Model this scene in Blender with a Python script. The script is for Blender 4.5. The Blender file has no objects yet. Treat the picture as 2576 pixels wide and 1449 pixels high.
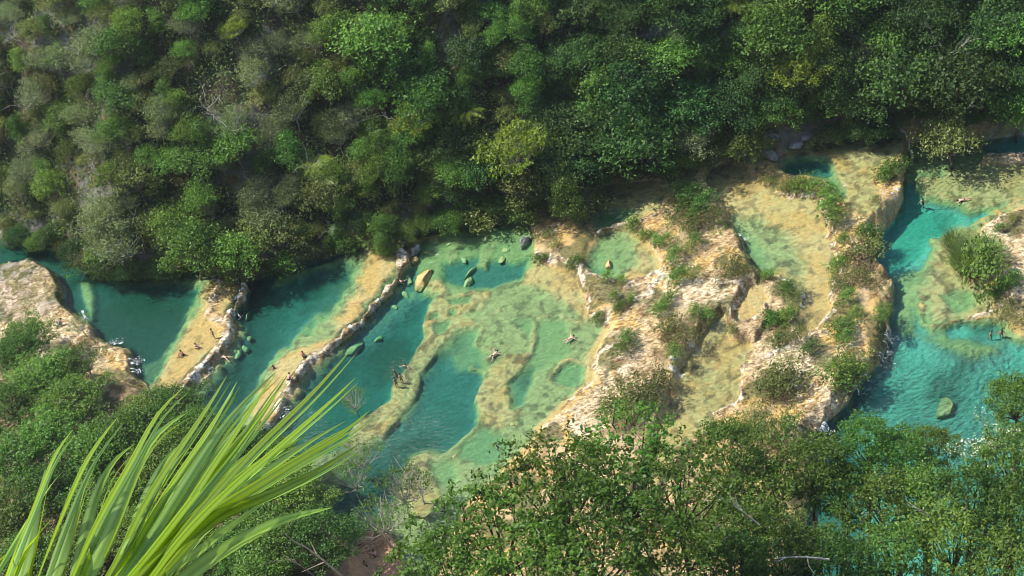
import bpy, bmesh, math, random
import numpy as np
from mathutils import Vector, Matrix, Quaternion
random.seed(7); rng = np.random.default_rng(7)
R = math.radians
S = bpy.context.scene
COL = S.collection

# ------------------------------------------------------------------ camera, world, sun, exposure
CAM = np.array([0.0, 0.0, 150.0])
HAZE = 0.00009
PITCH, ROLL, FD = R(45), R(14), 4348.0          # FD: focal length in units of a 2576 px wide picture
F_ = np.array([0, math.cos(PITCH), -math.sin(PITCH)])
U0 = np.array([0, math.sin(PITCH), math.cos(PITCH)]); R0 = np.array([1.0, 0, 0])
CR = math.cos(ROLL)*R0 - math.sin(ROLL)*U0
CU = math.sin(ROLL)*R0 + math.cos(ROLL)*U0
cd = bpy.data.cameras.new('camera'); cam = bpy.data.objects.new('camera', cd); COL.objects.link(cam)
cam.matrix_world = Matrix(((CR[0], CU[0], -F_[0], CAM[0]), (CR[1], CU[1], -F_[1], CAM[1]),
                           (CR[2], CU[2], -F_[2], CAM[2]), (0, 0, 0, 1)))
cd.sensor_width = 36; cd.lens = 36*FD/2576; cd.clip_start = 0.1; cd.clip_end = 3000
cd.dof.use_dof = False; cd.dof.focus_distance = 205; cd.dof.aperture_fstop = cd.lens/3.2
S.camera = cam

SUN_AZ = np.array([-0.92, 0.39]); SUN_EL = R(54)
sdir = Vector((SUN_AZ[0]*math.cos(SUN_EL), SUN_AZ[1]*math.cos(SUN_EL), math.sin(SUN_EL))).normalized()
W = bpy.data.worlds.new("World"); S.world = W; W.use_nodes = True
wn = W.node_tree.nodes; wl = W.node_tree.links; wn.clear()
sky = wn.new('ShaderNodeTexSky'); sky.sky_type = 'NISHITA'; sky.sun_disc = False
sky.sun_elevation = SUN_EL; sky.sun_rotation = math.atan2(sdir.x, sdir.y)
bg = wn.new('ShaderNodeBackground'); bg.inputs[1].default_value = 0.15
wo = wn.new('ShaderNodeOutputWorld'); wl.new(sky.outputs[0], bg.inputs[0]); wl.new(bg.outputs[0], wo.inputs[0])
sl = bpy.data.lights.new('sun', 'SUN'); sl.energy = 3.7; sl.angle = R(0.55); sl.color = (1.0, 0.93, 0.80)
so = bpy.data.objects.new('sun', sl); COL.objects.link(so)
so.rotation_euler = sdir.to_track_quat('Z', 'Y').to_euler(); so.location = (-100, 100, 250)
S.view_settings.view_transform = 'Standard'; S.view_settings.look = 'None'
S.view_settings.exposure = 1.0; S.view_settings.gamma = 1; S.view_settings.use_curve_mapping = False
cy = S.cycles
cy.max_bounces = 6; cy.diffuse_bounces = 3; cy.glossy_bounces = 2; cy.transmission_bounces = 4
cy.volume_bounces = 0; cy.transparent_max_bounces = 16
cy.caustics_reflective = False; cy.caustics_refractive = False; cy.sample_clamp_indirect = 4
cy.use_denoising = True; cy.pixel_filter_type = 'BLACKMAN_HARRIS'; cy.filter_width = .9
try: cy.denoiser = 'OPENIMAGEDENOISE'
except Exception: pass

# ------------------------------------------------------------------ projection helpers (picture point -> place in the world)
def rays(p):
    p = np.asarray(p, float).reshape(-1, 2)
    u = (p[:, 0]-1288)/FD; v = -(p[:, 1]-724.5)/FD
    return F_[None] + u[:, None]*CR[None] + v[:, None]*CU[None]
def at(p, z=0.0):
    d = rays(p); t = (z-CAM[2])/d[:, 2]
    return (CAM[None] + d*t[:, None])[:, :2]
def project(P):
    P = np.asarray(P, float).reshape(-1, 3)-CAM
    w = P@F_
    return np.stack([1288+FD*(P@CR)/w, 724.5-FD*(P@CU)/w], 1)

# ------------------------------------------------------------------ noise
_lat = rng.random((512, 512)).astype(np.float32)
def vnoise(x, y, s=1.0, ox=0.0, oy=0.0):
    x = np.asarray(x)/s+ox+1000.0; y = np.asarray(y)/s+oy+1000.0
    xi = np.floor(x).astype(int); yi = np.floor(y).astype(int)
    fx = x-xi; fy = y-yi
    fx = fx*fx*(3-2*fx); fy = fy*fy*(3-2*fy)
    a = _lat[xi % 512, yi % 512]; b = _lat[(xi+1) % 512, yi % 512]
    c = _lat[xi % 512, (yi+1) % 512]; d = _lat[(xi+1) % 512, (yi+1) % 512]
    return (a*(1-fx)+b*fx)*(1-fy)+(c*(1-fx)+d*fx)*fy
def fbm(x, y, s=1.0, o=4, ox=0.0, oy=0.0):
    r = 0; a = 1; t = 0
    for k in range(o):
        r = r + a*vnoise(x, y, s, ox+17.3*k, oy+9.1*k); t += a; a *= .5; s = s*.5
    return r/t
def sstep(a, b, x):
    t = np.clip((x-a)/(b-a), 0, 1); return t*t*(3-2*t)
def lerp(a, b, t): return a+(b-a)*t

# ------------------------------------------------------------------ the ground grid
def axis(lo, d0, d1, hi, fine, coarse):
    a = np.arange(lo, d0, coarse); b = np.arange(d0, d1, fine); c = np.arange(d1, hi+coarse, coarse)
    return np.concatenate([a, b, c])
XS = axis(-200, -84, 62, 160, 0.17, 2.0)
YS = axis(-30, 92, 208, 420, 0.17, 2.0)
GX, GY = np.meshgrid(XS, YS, indexing='ij')
shp = GX.shape
W1 = fbm(GX, GY, 2.2, 4)-.5; W2 = fbm(GX, GY, .8, 3, 5, 9)-.5
H = np.full(shp, 2.0)
LV = np.full(shp, -99.0)

def sdist(poly, X, Y):
    """signed distance to closed polygon, positive inside"""
    n = len(poly); d = np.full(X.shape, 1e18); ins = np.zeros(X.shape, bool)
    for i in range(n):
        x0, y0 = poly[i]; x1, y1 = poly[(i+1) % n]
        ex, ey = x1-x0, y1-y0; L = ex*ex+ey*ey+1e-12
        t = np.clip(((X-x0)*ex+(Y-y0)*ey)/L, 0, 1)
        d = np.minimum(d, (X-x0-t*ex)**2+(Y-y0-t*ey)**2)
        if y0 != y1:
            c = ((Y >= y0) != (Y >= y1)) & (X < x0+(Y-y0)*ex/ey)
            ins ^= c
    d = np.sqrt(d)
    return np.where(ins, d, -d)
def ldist(line, X, Y):
    d = np.full(X.shape, 1e18)
    for i in range(len(line)-1):
        x0, y0 = line[i]; x1, y1 = line[i+1]
        ex, ey = x1-x0, y1-y0; L = ex*ex+ey*ey+1e-12
        t = np.clip(((X-x0)*ex+(Y-y0)*ey)/L, 0, 1)
        d = np.minimum(d, (X-x0-t*ex)**2+(Y-y0-t*ey)**2)
    return np.sqrt(d)
def window(pts, m):
    x0, y0 = pts.min(0)-m; x1, y1 = pts.max(0)+m
    i0, i1 = np.searchsorted(XS, [x0, x1]); j0, j1 = np.searchsorted(YS, [y0, y1])
    return slice(max(i0-1, 0), i1+1), slice(max(j0-1, 0), j1+1)
def paint(poly, zp, target, f=.5, wob=.5, arr=None, off=0.0):
    """blend height towards target inside a patch; f: half width of its edge in metres"""
    global H
    A = H if arr is None else arr
    w = at(poly, zp); s = window(w, f+wob+1)
    X, Y = GX[s], GY[s]
    sd = sdist(w, X, Y) + wob*(1.4*W1[s]+.9*W2[s]) + off
    k = sstep(-f, f, sd)
    t = target(X, Y) if callable(target) else target
    A[s] = lerp(A[s], t, k)
def ridge(line, zp, top, wid=.6, f=.5, wob=.35, mode='max'):
    global H
    w = at(line, zp); s = window(w, wid+f+wob+1)
    X, Y = GX[s], GY[s]
    d = ldist(w, X, Y) - wob*(1.4*W1[s]+1.2*W2[s])
    k = 1-sstep(wid-f*.5, wid+f*.5, d)
    if mode == 'max': H[s] = np.maximum(H[s], lerp(H[s], top+.6*W2[s]+.5*W1[s], k*(.65 if top < zp else 1)))
    else: H[s] = lerp(H[s], top, k)

LA, LS, L2, L3, L4, L5, LT, LR1, LE, LR0, LB = 2.7, 2.45, 2.0, 1.5, 1.75, 1.95, 1.5, .85, 1.05, 0.75, -.9

BANK = [(-700, 560), (-200, 585), (0, 600), (43, 616), (133, 626), (173, 663), (233, 685), (283, 703), (383, 696), (533, 692), (587, 690),
        (683, 690), (733, 670), (858, 633), (925, 624), (985, 622), (1005, 605), (1039, 588), (1159, 558), (1259, 551), (1342, 560),
        (1372, 554), (1425, 544), (1479, 541), (1484, 500), (1520, 460), (1600, 438), (1700, 436), (1770, 432), (1800, 415), (1850, 395),
        (1900, 392), (1960, 392), (2060, 368), (2160, 345), (2270, 322), (2330, 312), (2450, 318), (2576, 300), (2800, 280), (3300, 240)]

# rock masses above the water
paint([(-700, 668), (0, 667), (70, 645), (100, 660), (140, 685), (155, 711), (162, 740), (160, 755), (175, 776), (207, 800), (237, 820),
       (240, 840), (267, 858), (317, 868), (325, 878), (337, 900), (340, 920), (342, 943), (365, 958), (430, 1000), (500, 1100), (600, 1200), (650, 1500), (-700, 1600)],
      3.3, lambda X, Y: 3.1+1.0*fbm(X, Y, 9, 3), .9, .9)
MASS_R = [(2282, 345), (2279, 394), (2277, 444), (2272, 483), (2264, 523), (2250, 556), (2217, 593), (2210, 630), (2197, 663), (2224, 683), (2250, 716), (2247, 750),
          (2240, 800), (2239, 850), (2227, 883), (2217, 916), (2184, 943), (2150, 986), (2134, 1016), (2110, 1039), (2080, 1063), (2060, 1106), (2057, 1153), (2040, 1250), (2030, 1600)]
MASS_L = [(1600, 1600), (1650, 1300), (1680, 1200), (1760, 1130), (1790, 1070), (1780, 1040), (1830, 1020), (1865, 1000), (1858, 950), (1874, 913), (1890, 880), (1910, 850), (1940, 800), (1800, 480), (1850, 400), (2150, 330)]
paint(MASS_R+MASS_L, 0.9, lambda X, Y: .98+.38*fbm(X, Y, 6, 3), .22, .7)

POOLS = {}
def pool(name, lvl, poly, depth, f=.5, wob=.6):
    POOLS[name] = (lvl, poly)
    paint(poly, lvl, lvl-depth if not callable(depth) else depth, f, wob)
    w = at(poly, lvl); s = window(w, 2)
    sd = sdist(w, GX[s], GY[s])
    LV[s] = np.where(sd > -1.6, np.maximum(LV[s], -99), LV[s])
    LV[s] = np.where(sd > -.3, lvl, LV[s])

DAM1 = [(614, 716), (607, 742), (594, 762), (579, 781), (572, 805), (575, 828), (567, 850), (553, 872), (532, 895), (508, 920), (482, 943), (464, 966), (436, 1004), (400, 1060)]
DAM2 = [(1012, 634), (1011, 660), (1001, 693), (986, 718), (966, 740), (938, 768), (912, 803), (877, 829), (845, 858), (812, 885), (787, 896), (772, 908), (752, 935), (732, 963), (709, 1002), (692, 1038), (672, 1070), (640, 1110)]
pool('a', LA, [(-300, 560), (0, 590), (43, 606), (133, 616), (180, 655), (240, 675), (283, 690), (383, 685), (545, 682), (556, 700), (557, 720), (542, 735), (530, 755), (528, 776), (522, 788), (534, 802), (566, 810),
               (575, 828), (567, 850), (553, 872), (532, 895), (508, 920), (482, 943), (464, 966), (436, 1004), (400, 1040), (365, 958), (342, 943), (340, 920), (337, 900), (325, 878), (317, 868), (267, 858), (240, 840), (237, 820),
               (207, 800), (175, 776), (160, 755), (162, 740), (155, 711), (140, 685), (100, 660), (70, 645), (0, 667), (-300, 720)], 2.6, .8)
pool('sliver', LS, [(560, 690), (600, 685), (612, 715), (605, 740), (592, 762), (577, 780), (570, 804), (540, 800), (530, 788), (536, 772), (536, 755), (548, 738), (562, 722)], .22, .3, .2)
pool('two', L2, [(612, 705), (660, 690), (683, 680), (733, 660), (858, 620), (925, 612), (985, 615), (1010, 634)]+DAM2[1:]+[(560, 1180), (420, 1120)]+DAM1[::-1], 3.0, .8)
pool('three', L3, DAM2[:1]+[(1000, 600), (1039, 575), (1159, 545), (1259, 540), (1330, 550), (1340, 590), (1349, 616), (1345, 643), (1380, 655), (1455, 672), (1462, 700), (1469, 733), (1485, 770), (1510, 800), (1531, 796), (1524, 830),
                 (1500, 875), (1487, 910), (1488, 950), (1459, 980), (1405, 1035), (1352, 1076), (1342, 1106), (1285, 1156), (1259, 1190), (1180, 1260), (1140, 1340), (1090, 1460), (1040, 1560),
                 (985, 1450), (990, 1370), (940, 1330), (890, 1370), (850, 1420), (780, 1330), (640, 1200)]+DAM2[::-1][:-1], .82, .9)
pool('four', L4, [(1470, 655), (1475, 623), (1499, 592), (1530, 578), (1559, 568), (1612, 555), (1625, 580), (1640, 616), (1659, 650), (1662, 676), (1619, 700), (1559, 708), (1512, 694), (1474, 683)], .35, .6)
pool('five', L5, [(1478, 541), (1485, 500), (1520, 465), (1640, 455), (1685, 480), (1676, 515), (1650, 530), (1612, 550), (1560, 563), (1499, 586), (1483, 575)], .35, .7)
pool('top', LT, [(1945, 408), (1990, 375), (2052, 355), (2130, 335), (2272, 310), (2276, 350), (2262, 385), (2230, 405), (2195, 425), (2190, 445), (2205, 480), (2208, 515), (2180, 538), (2135, 530), (2117, 494), (2072, 447), (2000, 432), (1955, 428)], .4, .8)
R1P = [(1795, 500), (1770, 455), (1780, 410), (1830, 400), (1880, 425), (1905, 455), (1954, 482), (1992, 492), (2044, 490), (2064, 500), (2070, 526), (2082, 550), (2084, 580), (2105, 616), (2100, 643), (2117, 680), (2090, 723), (2086, 766), (2094, 783),
       (2064, 816), (2037, 850), (2022, 850), (2004, 800), (2020, 770), (2019, 748), (1994, 718), (1964, 702), (1944, 692), (1914, 682), (1900, 665), (1877, 633), (1870, 600), (1850, 578), (1827, 560), (1815, 525)]
pool('one_r', LR1, R1P, .3, .35, .5)
pool('ledge', LE, [(1864, 738), (1852, 765), (1845, 785), (1843, 815), (1860, 822), (1904, 806), (1915, 780), (1930, 752), (1917, 720), (1880, 712)], .2, .3, .4)
pool('zero_r', LR0, [(1781, 820), (1797, 798), (1817, 788), (1832, 800), (1828, 830), (1842, 852), (1890, 858), (1898, 882), (1882, 915), (1870, 935), (1862, 960), (1868, 1008), (1830, 1028), (1797, 1039), (1808, 1066), (1754, 1106), (1700, 1160),
                     (1650, 1230), (1600, 1250), (1640, 1110), (1652, 1049), (1672, 1005), (1692, 960), (1704, 935), (1734, 890), (1757, 863)], .4, .4, .5)
pool('right', LB, [(2285, 330), (2400, 310), (2576, 290), (2800, 275), (3200, 260), (3400, 1700), (1980, 1600), (2040, 1250), (2057, 1153), (2060, 1106), (2080, 1063), (2110, 1039), (2134, 1016), (2150, 986), (2184, 943), (2217, 916), (2227, 883), (2239, 850),
                   (2240, 800), (2247, 750), (2250, 716), (2224, 683), (2197, 663), (2210, 630), (2217, 593), (2250, 556), (2264, 523), (2270, 483), (2276, 444), (2279, 394)], 2.6, .3, .4)
RB = LB
# --- bed relief in each pool
ochre_shelf = lambda L, d: (lambda X, Y: L-d-.25*(fbm(X, Y, 3.0, 3)-.5))
# pool a : shallow towards dam one
paint([(575, 828), (567, 850), (553, 872), (532, 895), (508, 920), (464, 966), (400, 1050), (365, 1000), (395, 930), (440, 850), (490, 760), (520, 700), (560, 690), (566, 810)], LA, LA-.95, 3.2, 1.4)
paint([(578, 822), (569, 850), (553, 874), (532, 897), (508, 922), (464, 966), (400, 1040), (388, 985), (428, 905), (470, 845), (508, 780), (535, 700), (560, 692), (535, 800), (566, 806)], LA, LA-.25, 1.6, 1.1, off=1.2)
paint([(215, 690), (236, 740), (232, 795), (220, 800), (205, 760), (190, 700)], LA, LA-1.3, .6, .4)
paint([(283, 693), (383, 690), (545, 685), (540, 708), (380, 712), (290, 712)], LA, LA-.7, 1.6, .8)
paint([(346, 905), (420, 885), (400, 935), (365, 955)], LA, LA-1.6, .8, .4)
# pool two : shelf along dam two
paint([(1010, 640), (1001, 693), (966, 740), (912, 803), (845, 858), (787, 896), (752, 935), (709, 1002), (672, 1070), (600, 1130), (560, 1120), (600, 1040), (660, 960), (700, 900), (740, 850), (800, 790), (850, 735), (880, 680), (890, 640), (925, 618)], L2, L2-1.15, 3.4, 1.8, off=1.2)
paint([(1013, 640), (1001, 693), (966, 740), (912, 803), (845, 858), (787, 896), (752, 935), (709, 1002), (672, 1070), (640, 1090), (655, 1010), (690, 940), (740, 890), (800, 860), (870, 790), (920, 720), (945, 660), (930, 625), (985, 620)], L2, L2-.2, 1.8, 1.2, off=1.6)
paint([(683, 690), (733, 672), (858, 636), (920, 626), (900, 650), (860, 655), (780, 680), (720, 705), (680, 712)], L2, L2-.7, 1.8, .9)
paint([(760, 828), (800, 815), (812, 830), (790, 842), (765, 845)], L2, L2-1.6, .25, .3)
paint([(740, 845), (820, 808), (850, 815), (835, 845), (770, 868), (735, 868)], L2, L2-.75, .6, .5)
paint([(762, 830), (782, 822), (786, 836), (766, 842)], L2, L2-1.5, .25, .2)
# pool three
TEAL = [(1075, 742), (1000, 740), (966, 760), (938, 790), (880, 850), (820, 905), (780, 945), (735, 1020), (690, 1090), (720, 1150), (860, 1110), (958, 1015), (981, 990), (983, 970), (1013, 925), (1036, 890), (1048, 865), (1064, 838), (1062, 800), (1075, 770)]
paint(TEAL, L3, L3-3.2, 1.6, 1.2)
paint([(1015, 650), (1003, 693), (972, 740), (938, 772), (912, 808), (880, 835), (930, 850), (985, 800), (1040, 745), (1075, 700), (1060, 640)], L3, L3-2.0, 1.5, 1.3)
paint([(1000, 610), (1039, 585), (1159, 555), (1259, 548), (1330, 556), (1345, 616), (1310, 690), (1240, 720), (1130, 735), (1080, 700), (1040, 660)], L3, L3-1.25, 1.2, 1.2)
paint([(1005, 605), (1040, 592), (1160, 565), (1255, 556), (1250, 575), (1150, 588), (1060, 610), (1020, 640)], L3, L3-.35, .7, .5)
paint([(1110, 655), (1200, 640), (1290, 655), (1330, 640), (1318, 690), (1240, 712), (1190, 715), (1110, 700)], L3, L3-2.1, .8, .6)
for q in [[(1120, 640), (1145, 595), (1160, 600), (1150, 640), (1130, 655)], [(1195, 660), (1225, 610), (1240, 600), (1232, 640), (1222, 668)], [(1220, 600), (1255, 590), (1240, 625), (1215, 630)]]:
    paint(q, L3, L3-1.0, .3, .4)
# ridge b with its platform
paint([(1075, 760), (1063, 812), (1068, 842), (1048, 867), (1036, 892), (1013, 927), (983, 965), (981, 1000), (955, 1018), (900, 1050), (860, 1110), (900, 1130), (958, 1096), (973, 1069), (996, 1049), (1033, 1007), (1048, 972), (1051, 947), (1053, 932), (1078, 902),
       (1108, 866), (1150, 833), (1188, 818), (1190, 800), (1165, 790), (1200, 768), (1222, 750), (1225, 730), (1190, 728), (1130, 742), (1108, 700), (1085, 702), (1075, 723), (1085, 735), (1105, 735)], L3, L3-.5, .45, .8)
for q in [[(1112, 746), (1140, 743), (1185, 742), (1180, 757), (1130, 762)], [(1078, 796), (1090, 782), (1105, 782), (1100, 793), (1082, 800)], [(1090, 815), (1100, 805), (1135, 800), (1118, 828), (1095, 838)], [(1128, 775), (1150, 770), (1148, 785), (1130, 790)]]:
    paint(q, L3, L3-1.35, .3, .3)
ridge([(958, 1090), (973, 1065), (996, 1045), (1031, 1003), (1044, 972), (1047, 945), (1050, 930), (1075, 898), (1105, 862), (1148, 830), (1185, 816)], L3, L3-.38, .35, .5, .2)
ridge([(1075, 723), (1090, 706), (1108, 702), (1112, 722), (1128, 742), (1190, 732), (1224, 732), (1222, 750), (1206, 770)], L3, L3-.4, .4, .5, .25)
ridge([(1112, 745), (1130, 765), (1150, 775), (1160, 795), (1185, 816)], L3, L3-.45, .3, .4, .25)
ridge([(1066, 812), (1085, 803), (1130, 797)], L3, L3-.45, .25, .4, .2)
# deep basins right of ridge b
paint([(1056, 940), (1082, 908), (1112, 872), (1160, 858), (1195, 880), (1212, 915), (1215, 960), (1197, 1000), (1203, 1040), (1190, 1068), (1155, 1100), (1110, 1132), (1075, 1122), (1030, 1138), (1005, 1180), (980, 1240), (930, 1300), (880, 1320), (820, 1250), (870, 1170), (962, 1100), (1000, 1052), (1037, 1008), (1054, 975)],
      L3, L3-2.5, 1.5, .9)
ridge([(958, 1090), (973, 1065), (996, 1045), (1031, 1003), (1044, 972), (1047, 945), (1050, 930), (1075, 898), (1105, 862), (1148, 830), (1185, 816)], L3, L3-.38, .45, .4, .3)
paint([(1110, 880), (1150, 830), (1190, 822), (1215, 850), (1220, 890), (1190, 920), (1150, 930)], L3, L3-1.6, 1.0, .8)
# between b and c
paint([(1300, 800), (1420, 800), (1430, 880), (1400, 900), (1350, 935), (1300, 1000), (1290, 1040), (1275, 960), (1320, 910), (1345, 860)], L3, L3-1.3, .7, .6)
paint([(1283, 945), (1310, 935), (1340, 915), (1335, 960), (1318, 1010), (1290, 1020)], L3, L3-1.75, .6, .4)
paint([(1223, 925), (1283, 890), (1335, 885), (1301, 930), (1271, 955), (1281, 1000), (1276, 1027), (1308, 1022), (1322, 1035), (1260, 1075), (1215, 1062), (1203, 1047), (1196, 1005), (1208, 972), (1223, 945)], L3, L3-.5, .45, .9)
ridge([(1458, 808), (1433, 801), (1408, 790), (1380, 790), (1348, 800), (1344, 822), (1341, 855), (1330, 885), (1316, 905), (1299, 930), (1270, 953), (1271, 975), (1278, 1000), (1273, 1027)], L3, L3-.42, .3, .45, .3)
ridge([(1183, 917), (1212, 925), (1224, 940), (1210, 975), (1200, 1005)], L3, L3-.55, .3, .45, .3)
ridge([(1190, 820), (1215, 800), (1245, 785), (1262, 772)], L3, L3-.5, .3, .5, .25)
ridge([(1216, 825), (1200, 860), (1225, 875)], L3, L3-.6, .5, .5, .4)
ridge([(1202, 1064), (1159, 1104), (1125, 1134), (1102, 1146)], L3, L3-.45, .3, .4, .3)
paint([(1022, 1168), (1039, 1143), (1072, 1130), (1100, 1140), (1108, 1152), (1075, 1158), (1080, 1185), (1100, 1210), (1114, 1249), (1092, 1289), (1072, 1309), (1030, 1290), (1005, 1240), (1010, 1190)], L3, L3-.5, .45, .9)
paint([(1078, 1160), (1140, 1155), (1148, 1190), (1130, 1230), (1112, 1215), (1095, 1200)], L3, L3-1.3, .5, .4)
paint([(1160, 1112), (1205, 1075), (1260, 1085), (1285, 1110), (1265, 1155), (1200, 1165), (1150, 1140)], L3, L3-1.5, .5, .5)
paint([(1388, 960), (1391, 942), (1416, 912), (1438, 907), (1478, 917), (1478, 952), (1433, 963)], L3, L3-1.45, .3, .4)
paint([(1420, 978), (1445, 976), (1440, 998)], L3, L3-1.3, .25, .2)
ridge([(1384, 962), (1388, 938), (1412, 908), (1438, 902), (1480, 912)], L3, L3-.3, .25, .35, .2)
# shallow north east shelf
paint([(1319, 683), (1345, 650), (1400, 660), (1460, 680), (1470, 733), (1490, 770), (1502, 815), (1460, 800), (1420, 760), (1350, 720), (1316, 712)], L3, L3-.3, .8, .7)
paint([(1490, 870), (1530, 790), (1540, 820), (1505, 900), (1500, 960), (1440, 1010), (1360, 1090), (1350, 1070), (1400, 1020), (1470, 960), (1470, 900)], L3, L3-.25, .6, .5)
# pool four, five and top
paint([(1478, 665), (1480, 630), (1510, 612), (1545, 640), (1560, 670), (1530, 690), (1490, 685)], L4, L4-2.0, .9, .7)
paint([(1500, 605), (1560, 585), (1590, 600), (1590, 660), (1540, 690), (1490, 660)], L4, L4-1.0, 1.2, .9)
paint([(1490, 560), (1500, 535), (1560, 525), (1590, 530), (1570, 550), (1520, 570)], L5, L5-1.3, .7, .6)
paint([(1970, 405), (2010, 390), (2080, 395), (2095, 430), (2075, 445), (2020, 432), (1975, 425)], LT, LT-2.2, .7, .6)
paint([(2075, 440), (2100, 440), (2125, 480), (2118, 500), (2095, 475)], LT, LT-1.5, .6, .4)
# pool right of the middle mass
paint([(1805, 520), (1835, 545), (1870, 560), (1930, 590), (1950, 640), (1945, 680), (1920, 690), (1900, 672), (1878, 640), (1868, 600), (1830, 575)], LR1, LR1-1.25, .9, .8)
paint([(1840, 540), (1900, 540), (1990, 600), (2030, 680), (2010, 710), (1950, 660)], LR1, LR1-.7, 1.2, .9)
paint([(1720, 900), (1790, 830), (1830, 880), (1840, 930), (1790, 970), (1730, 1000), (1690, 1000)], LR0, LR0-.4, .8, .7)
# right pool
paint([(2270, 470), (2290, 440), (2400, 430), (2576, 430), (2700, 420), (2800, 270), (2285, 330)], RB, RB-.95, .7, .8)
paint([(2290, 440), (2400, 420), (2576, 410), (2700, 420), (2700, 480), (2520, 515), (2440, 530), (2400, 515), (2320, 500)], RB, RB-.55, 1.0, .8)
paint([(2262, 530), (2300, 505), (2345, 512), (2395, 525), (2400, 560), (2350, 585), (2330, 625), (2290, 658), (2215, 672), (2205, 630), (2222, 590), (2250, 560)], RB, RB-3.4, 1.8, 1.2)
paint([(2225, 680), (2300, 660), (2340, 690), (2320, 760), (2320, 820), (2400, 840), (2500, 850), (2540, 880), (2450, 905), (2380, 880), (2300, 850), (2255, 850), (2245, 790), (2250, 720)], RB, RB-1.2, 2.2, 1.4)
paint([(2240, 860), (2300, 850), (2380, 890), (2430, 930), (2576, 880), (2800, 860), (3000, 1600), (2000, 1600), (2040, 1250), (2060, 1110), (2130, 1020), (2215, 925)], RB, RB-2.6, 2.4, 1.4)
paint([(2600, 495), (2576, 496), (2510, 526), (2434, 563), (2384, 583), (2346, 598), (2342, 625), (2328, 660), (2318, 700), (2315, 750), (2317, 808), (2350, 820), (2400, 813), (2467, 806), (2510, 800), (2530, 850), (2600, 860), (2900, 800), (2900, 500)], RB, RB-.5, 1.3, 1.1)
paint([(2600, 500), (2530, 530), (2470, 580), (2440, 590), (2430, 700), (2500, 740), (2480, 780), (2430, 800), (2480, 800), (2530, 805), (2560, 850), (2700, 850), (2900, 800), (2900, 500)], RB, RB-.2, .5, .7)
paint([(2370, 740), (2400, 725), (2450, 730), (2452, 760), (2420, 785), (2395, 782)], RB, RB-1.25, .5, .5)
ridge([(2317, 745), (2319, 808), (2350, 816), (2400, 806), (2440, 798), (2475, 790), (2520, 765)], RB, RB-.12, .35, .5, .35)
ridge([(2345, 600), (2384, 588), (2434, 568), (2510, 531), (2576, 500)], RB, RB-.25, .5, .6, .4)
paint([(2480, 560), (2530, 535), (2650, 520), (2900, 520), (2900, 820), (2640, 815), (2560, 800), (2510, 745), (2560, 715), (2500, 700), (2450, 690), (2420, 660), (2440, 620)], RB, lambda X, Y: RB+.05+.5*fbm(X, Y, 4, 3), .5, .7)
paint([(2470, 395), (2500, 388), (2576, 385), (2700, 380), (2700, 412), (2576, 408), (2500, 410), (2465, 412)], RB, RB+.5, .4, .3)
paint([(2470, 340), (2576, 330), (2750, 325), (2700, 378), (2576, 382), (2490, 384)], RB, RB-2.4, .6, .4)

DS = .5
_m = (LV > -50) & (LV > H)
H = np.where(_m, LV-(LV-H)*DS, H)
# --- travertine relief everywhere in the river: small stepped ledges
river = np.ones(shp)
depth = np.where(LV > -50, (LV-H)/DS, -1.0)
def ledges(X, Y, s, o):
    n = fbm(X*1.0+.8*Y, Y-.3*X, s, 4, o, o*2)
    n = n*11+.9*fbm(X, Y, .9, 3, o)
    fl = np.floor(n); fr = n-fl
    return (fl+sstep(.0, .16, fr)*1.0-n)
step = ledges(GX, GY, 7.0, 3.1)
step2 = ledges(GX, GY, 3.0, 8.7)
fine = fbm(GX, GY, .55, 3, 2, 2)-.5
fine2 = vnoise(GX, GY, .33, 4, 4)-.5
sub = sstep(0, .3, depth)
H += sub*(.13*step+.08*step2+.16*fine+.06*fine2)*np.clip(.6-depth*.16, .15, .6)
ex = sstep(.15, -.25, depth)
rid = 1-np.abs(fbm(GX+.6*W1, GY*1.5, 1.9, 3, 1, 6)*2-1)*2.2
H += ex*(.15*step+.13*step2+.22*fine+.16*fine2+.06*np.clip(rid, 0, 1))

# --- dam rims with fluted crests
def dam(line, top, wid, L):
    ridge(line, L, top, wid, .28, .45)
dam(DAM1, LA+.16, .45, LA)
dam(DAM2, L2+.14, .34, L2)
ridge([(952, 628), (985, 630), (1012, 640), (1012, 660)], L2, L2+.3, .9, .6, .5)
ridge([(556, 700), (557, 720), (543, 736), (531, 756), (529, 776), (523, 790), (540, 803), (566, 808), (572, 830)], LA, LA+.12, .42, .4, .25)
ridge([(540, 800), (560, 812), (570, 835), (564, 850)], LA, LA+.25, .8, .6, .4)
ridge([(1502, 588), (1530, 575), (1559, 567), (1612, 553)], L5, L5+.12, .28, .3, .2)
ridge([(1343, 560), (1355, 600), (1352, 640), (1375, 655), (1430, 665), (1460, 680), (1466, 710), (1478, 740), (1490, 765)], L4, L4+.1, .45, .5, .4)
ridge([(1480, 690), (1515, 700), (1560, 712), (1615, 706), (1660, 684), (1700, 660)], L4, L4+.15, .35, .4, .3)
ridge([(1868, 735), (1853, 765), (1843, 790), (1842, 820), (1862, 828), (1905, 815)], LE, LE+.15, .25, .35, .25)
ridge([(2070, 500), (2078, 535), (2090, 560)], LT, LT+.3, .6, .5, .4)
paint([(1392, 590), (1425, 575), (1480, 580), (1490, 610), (1470, 645), (1430, 652), (1405, 630)], 2.0, lambda X, Y: 1.8+.6*fbm(X, Y, 2, 3), 1.2, .7)
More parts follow.
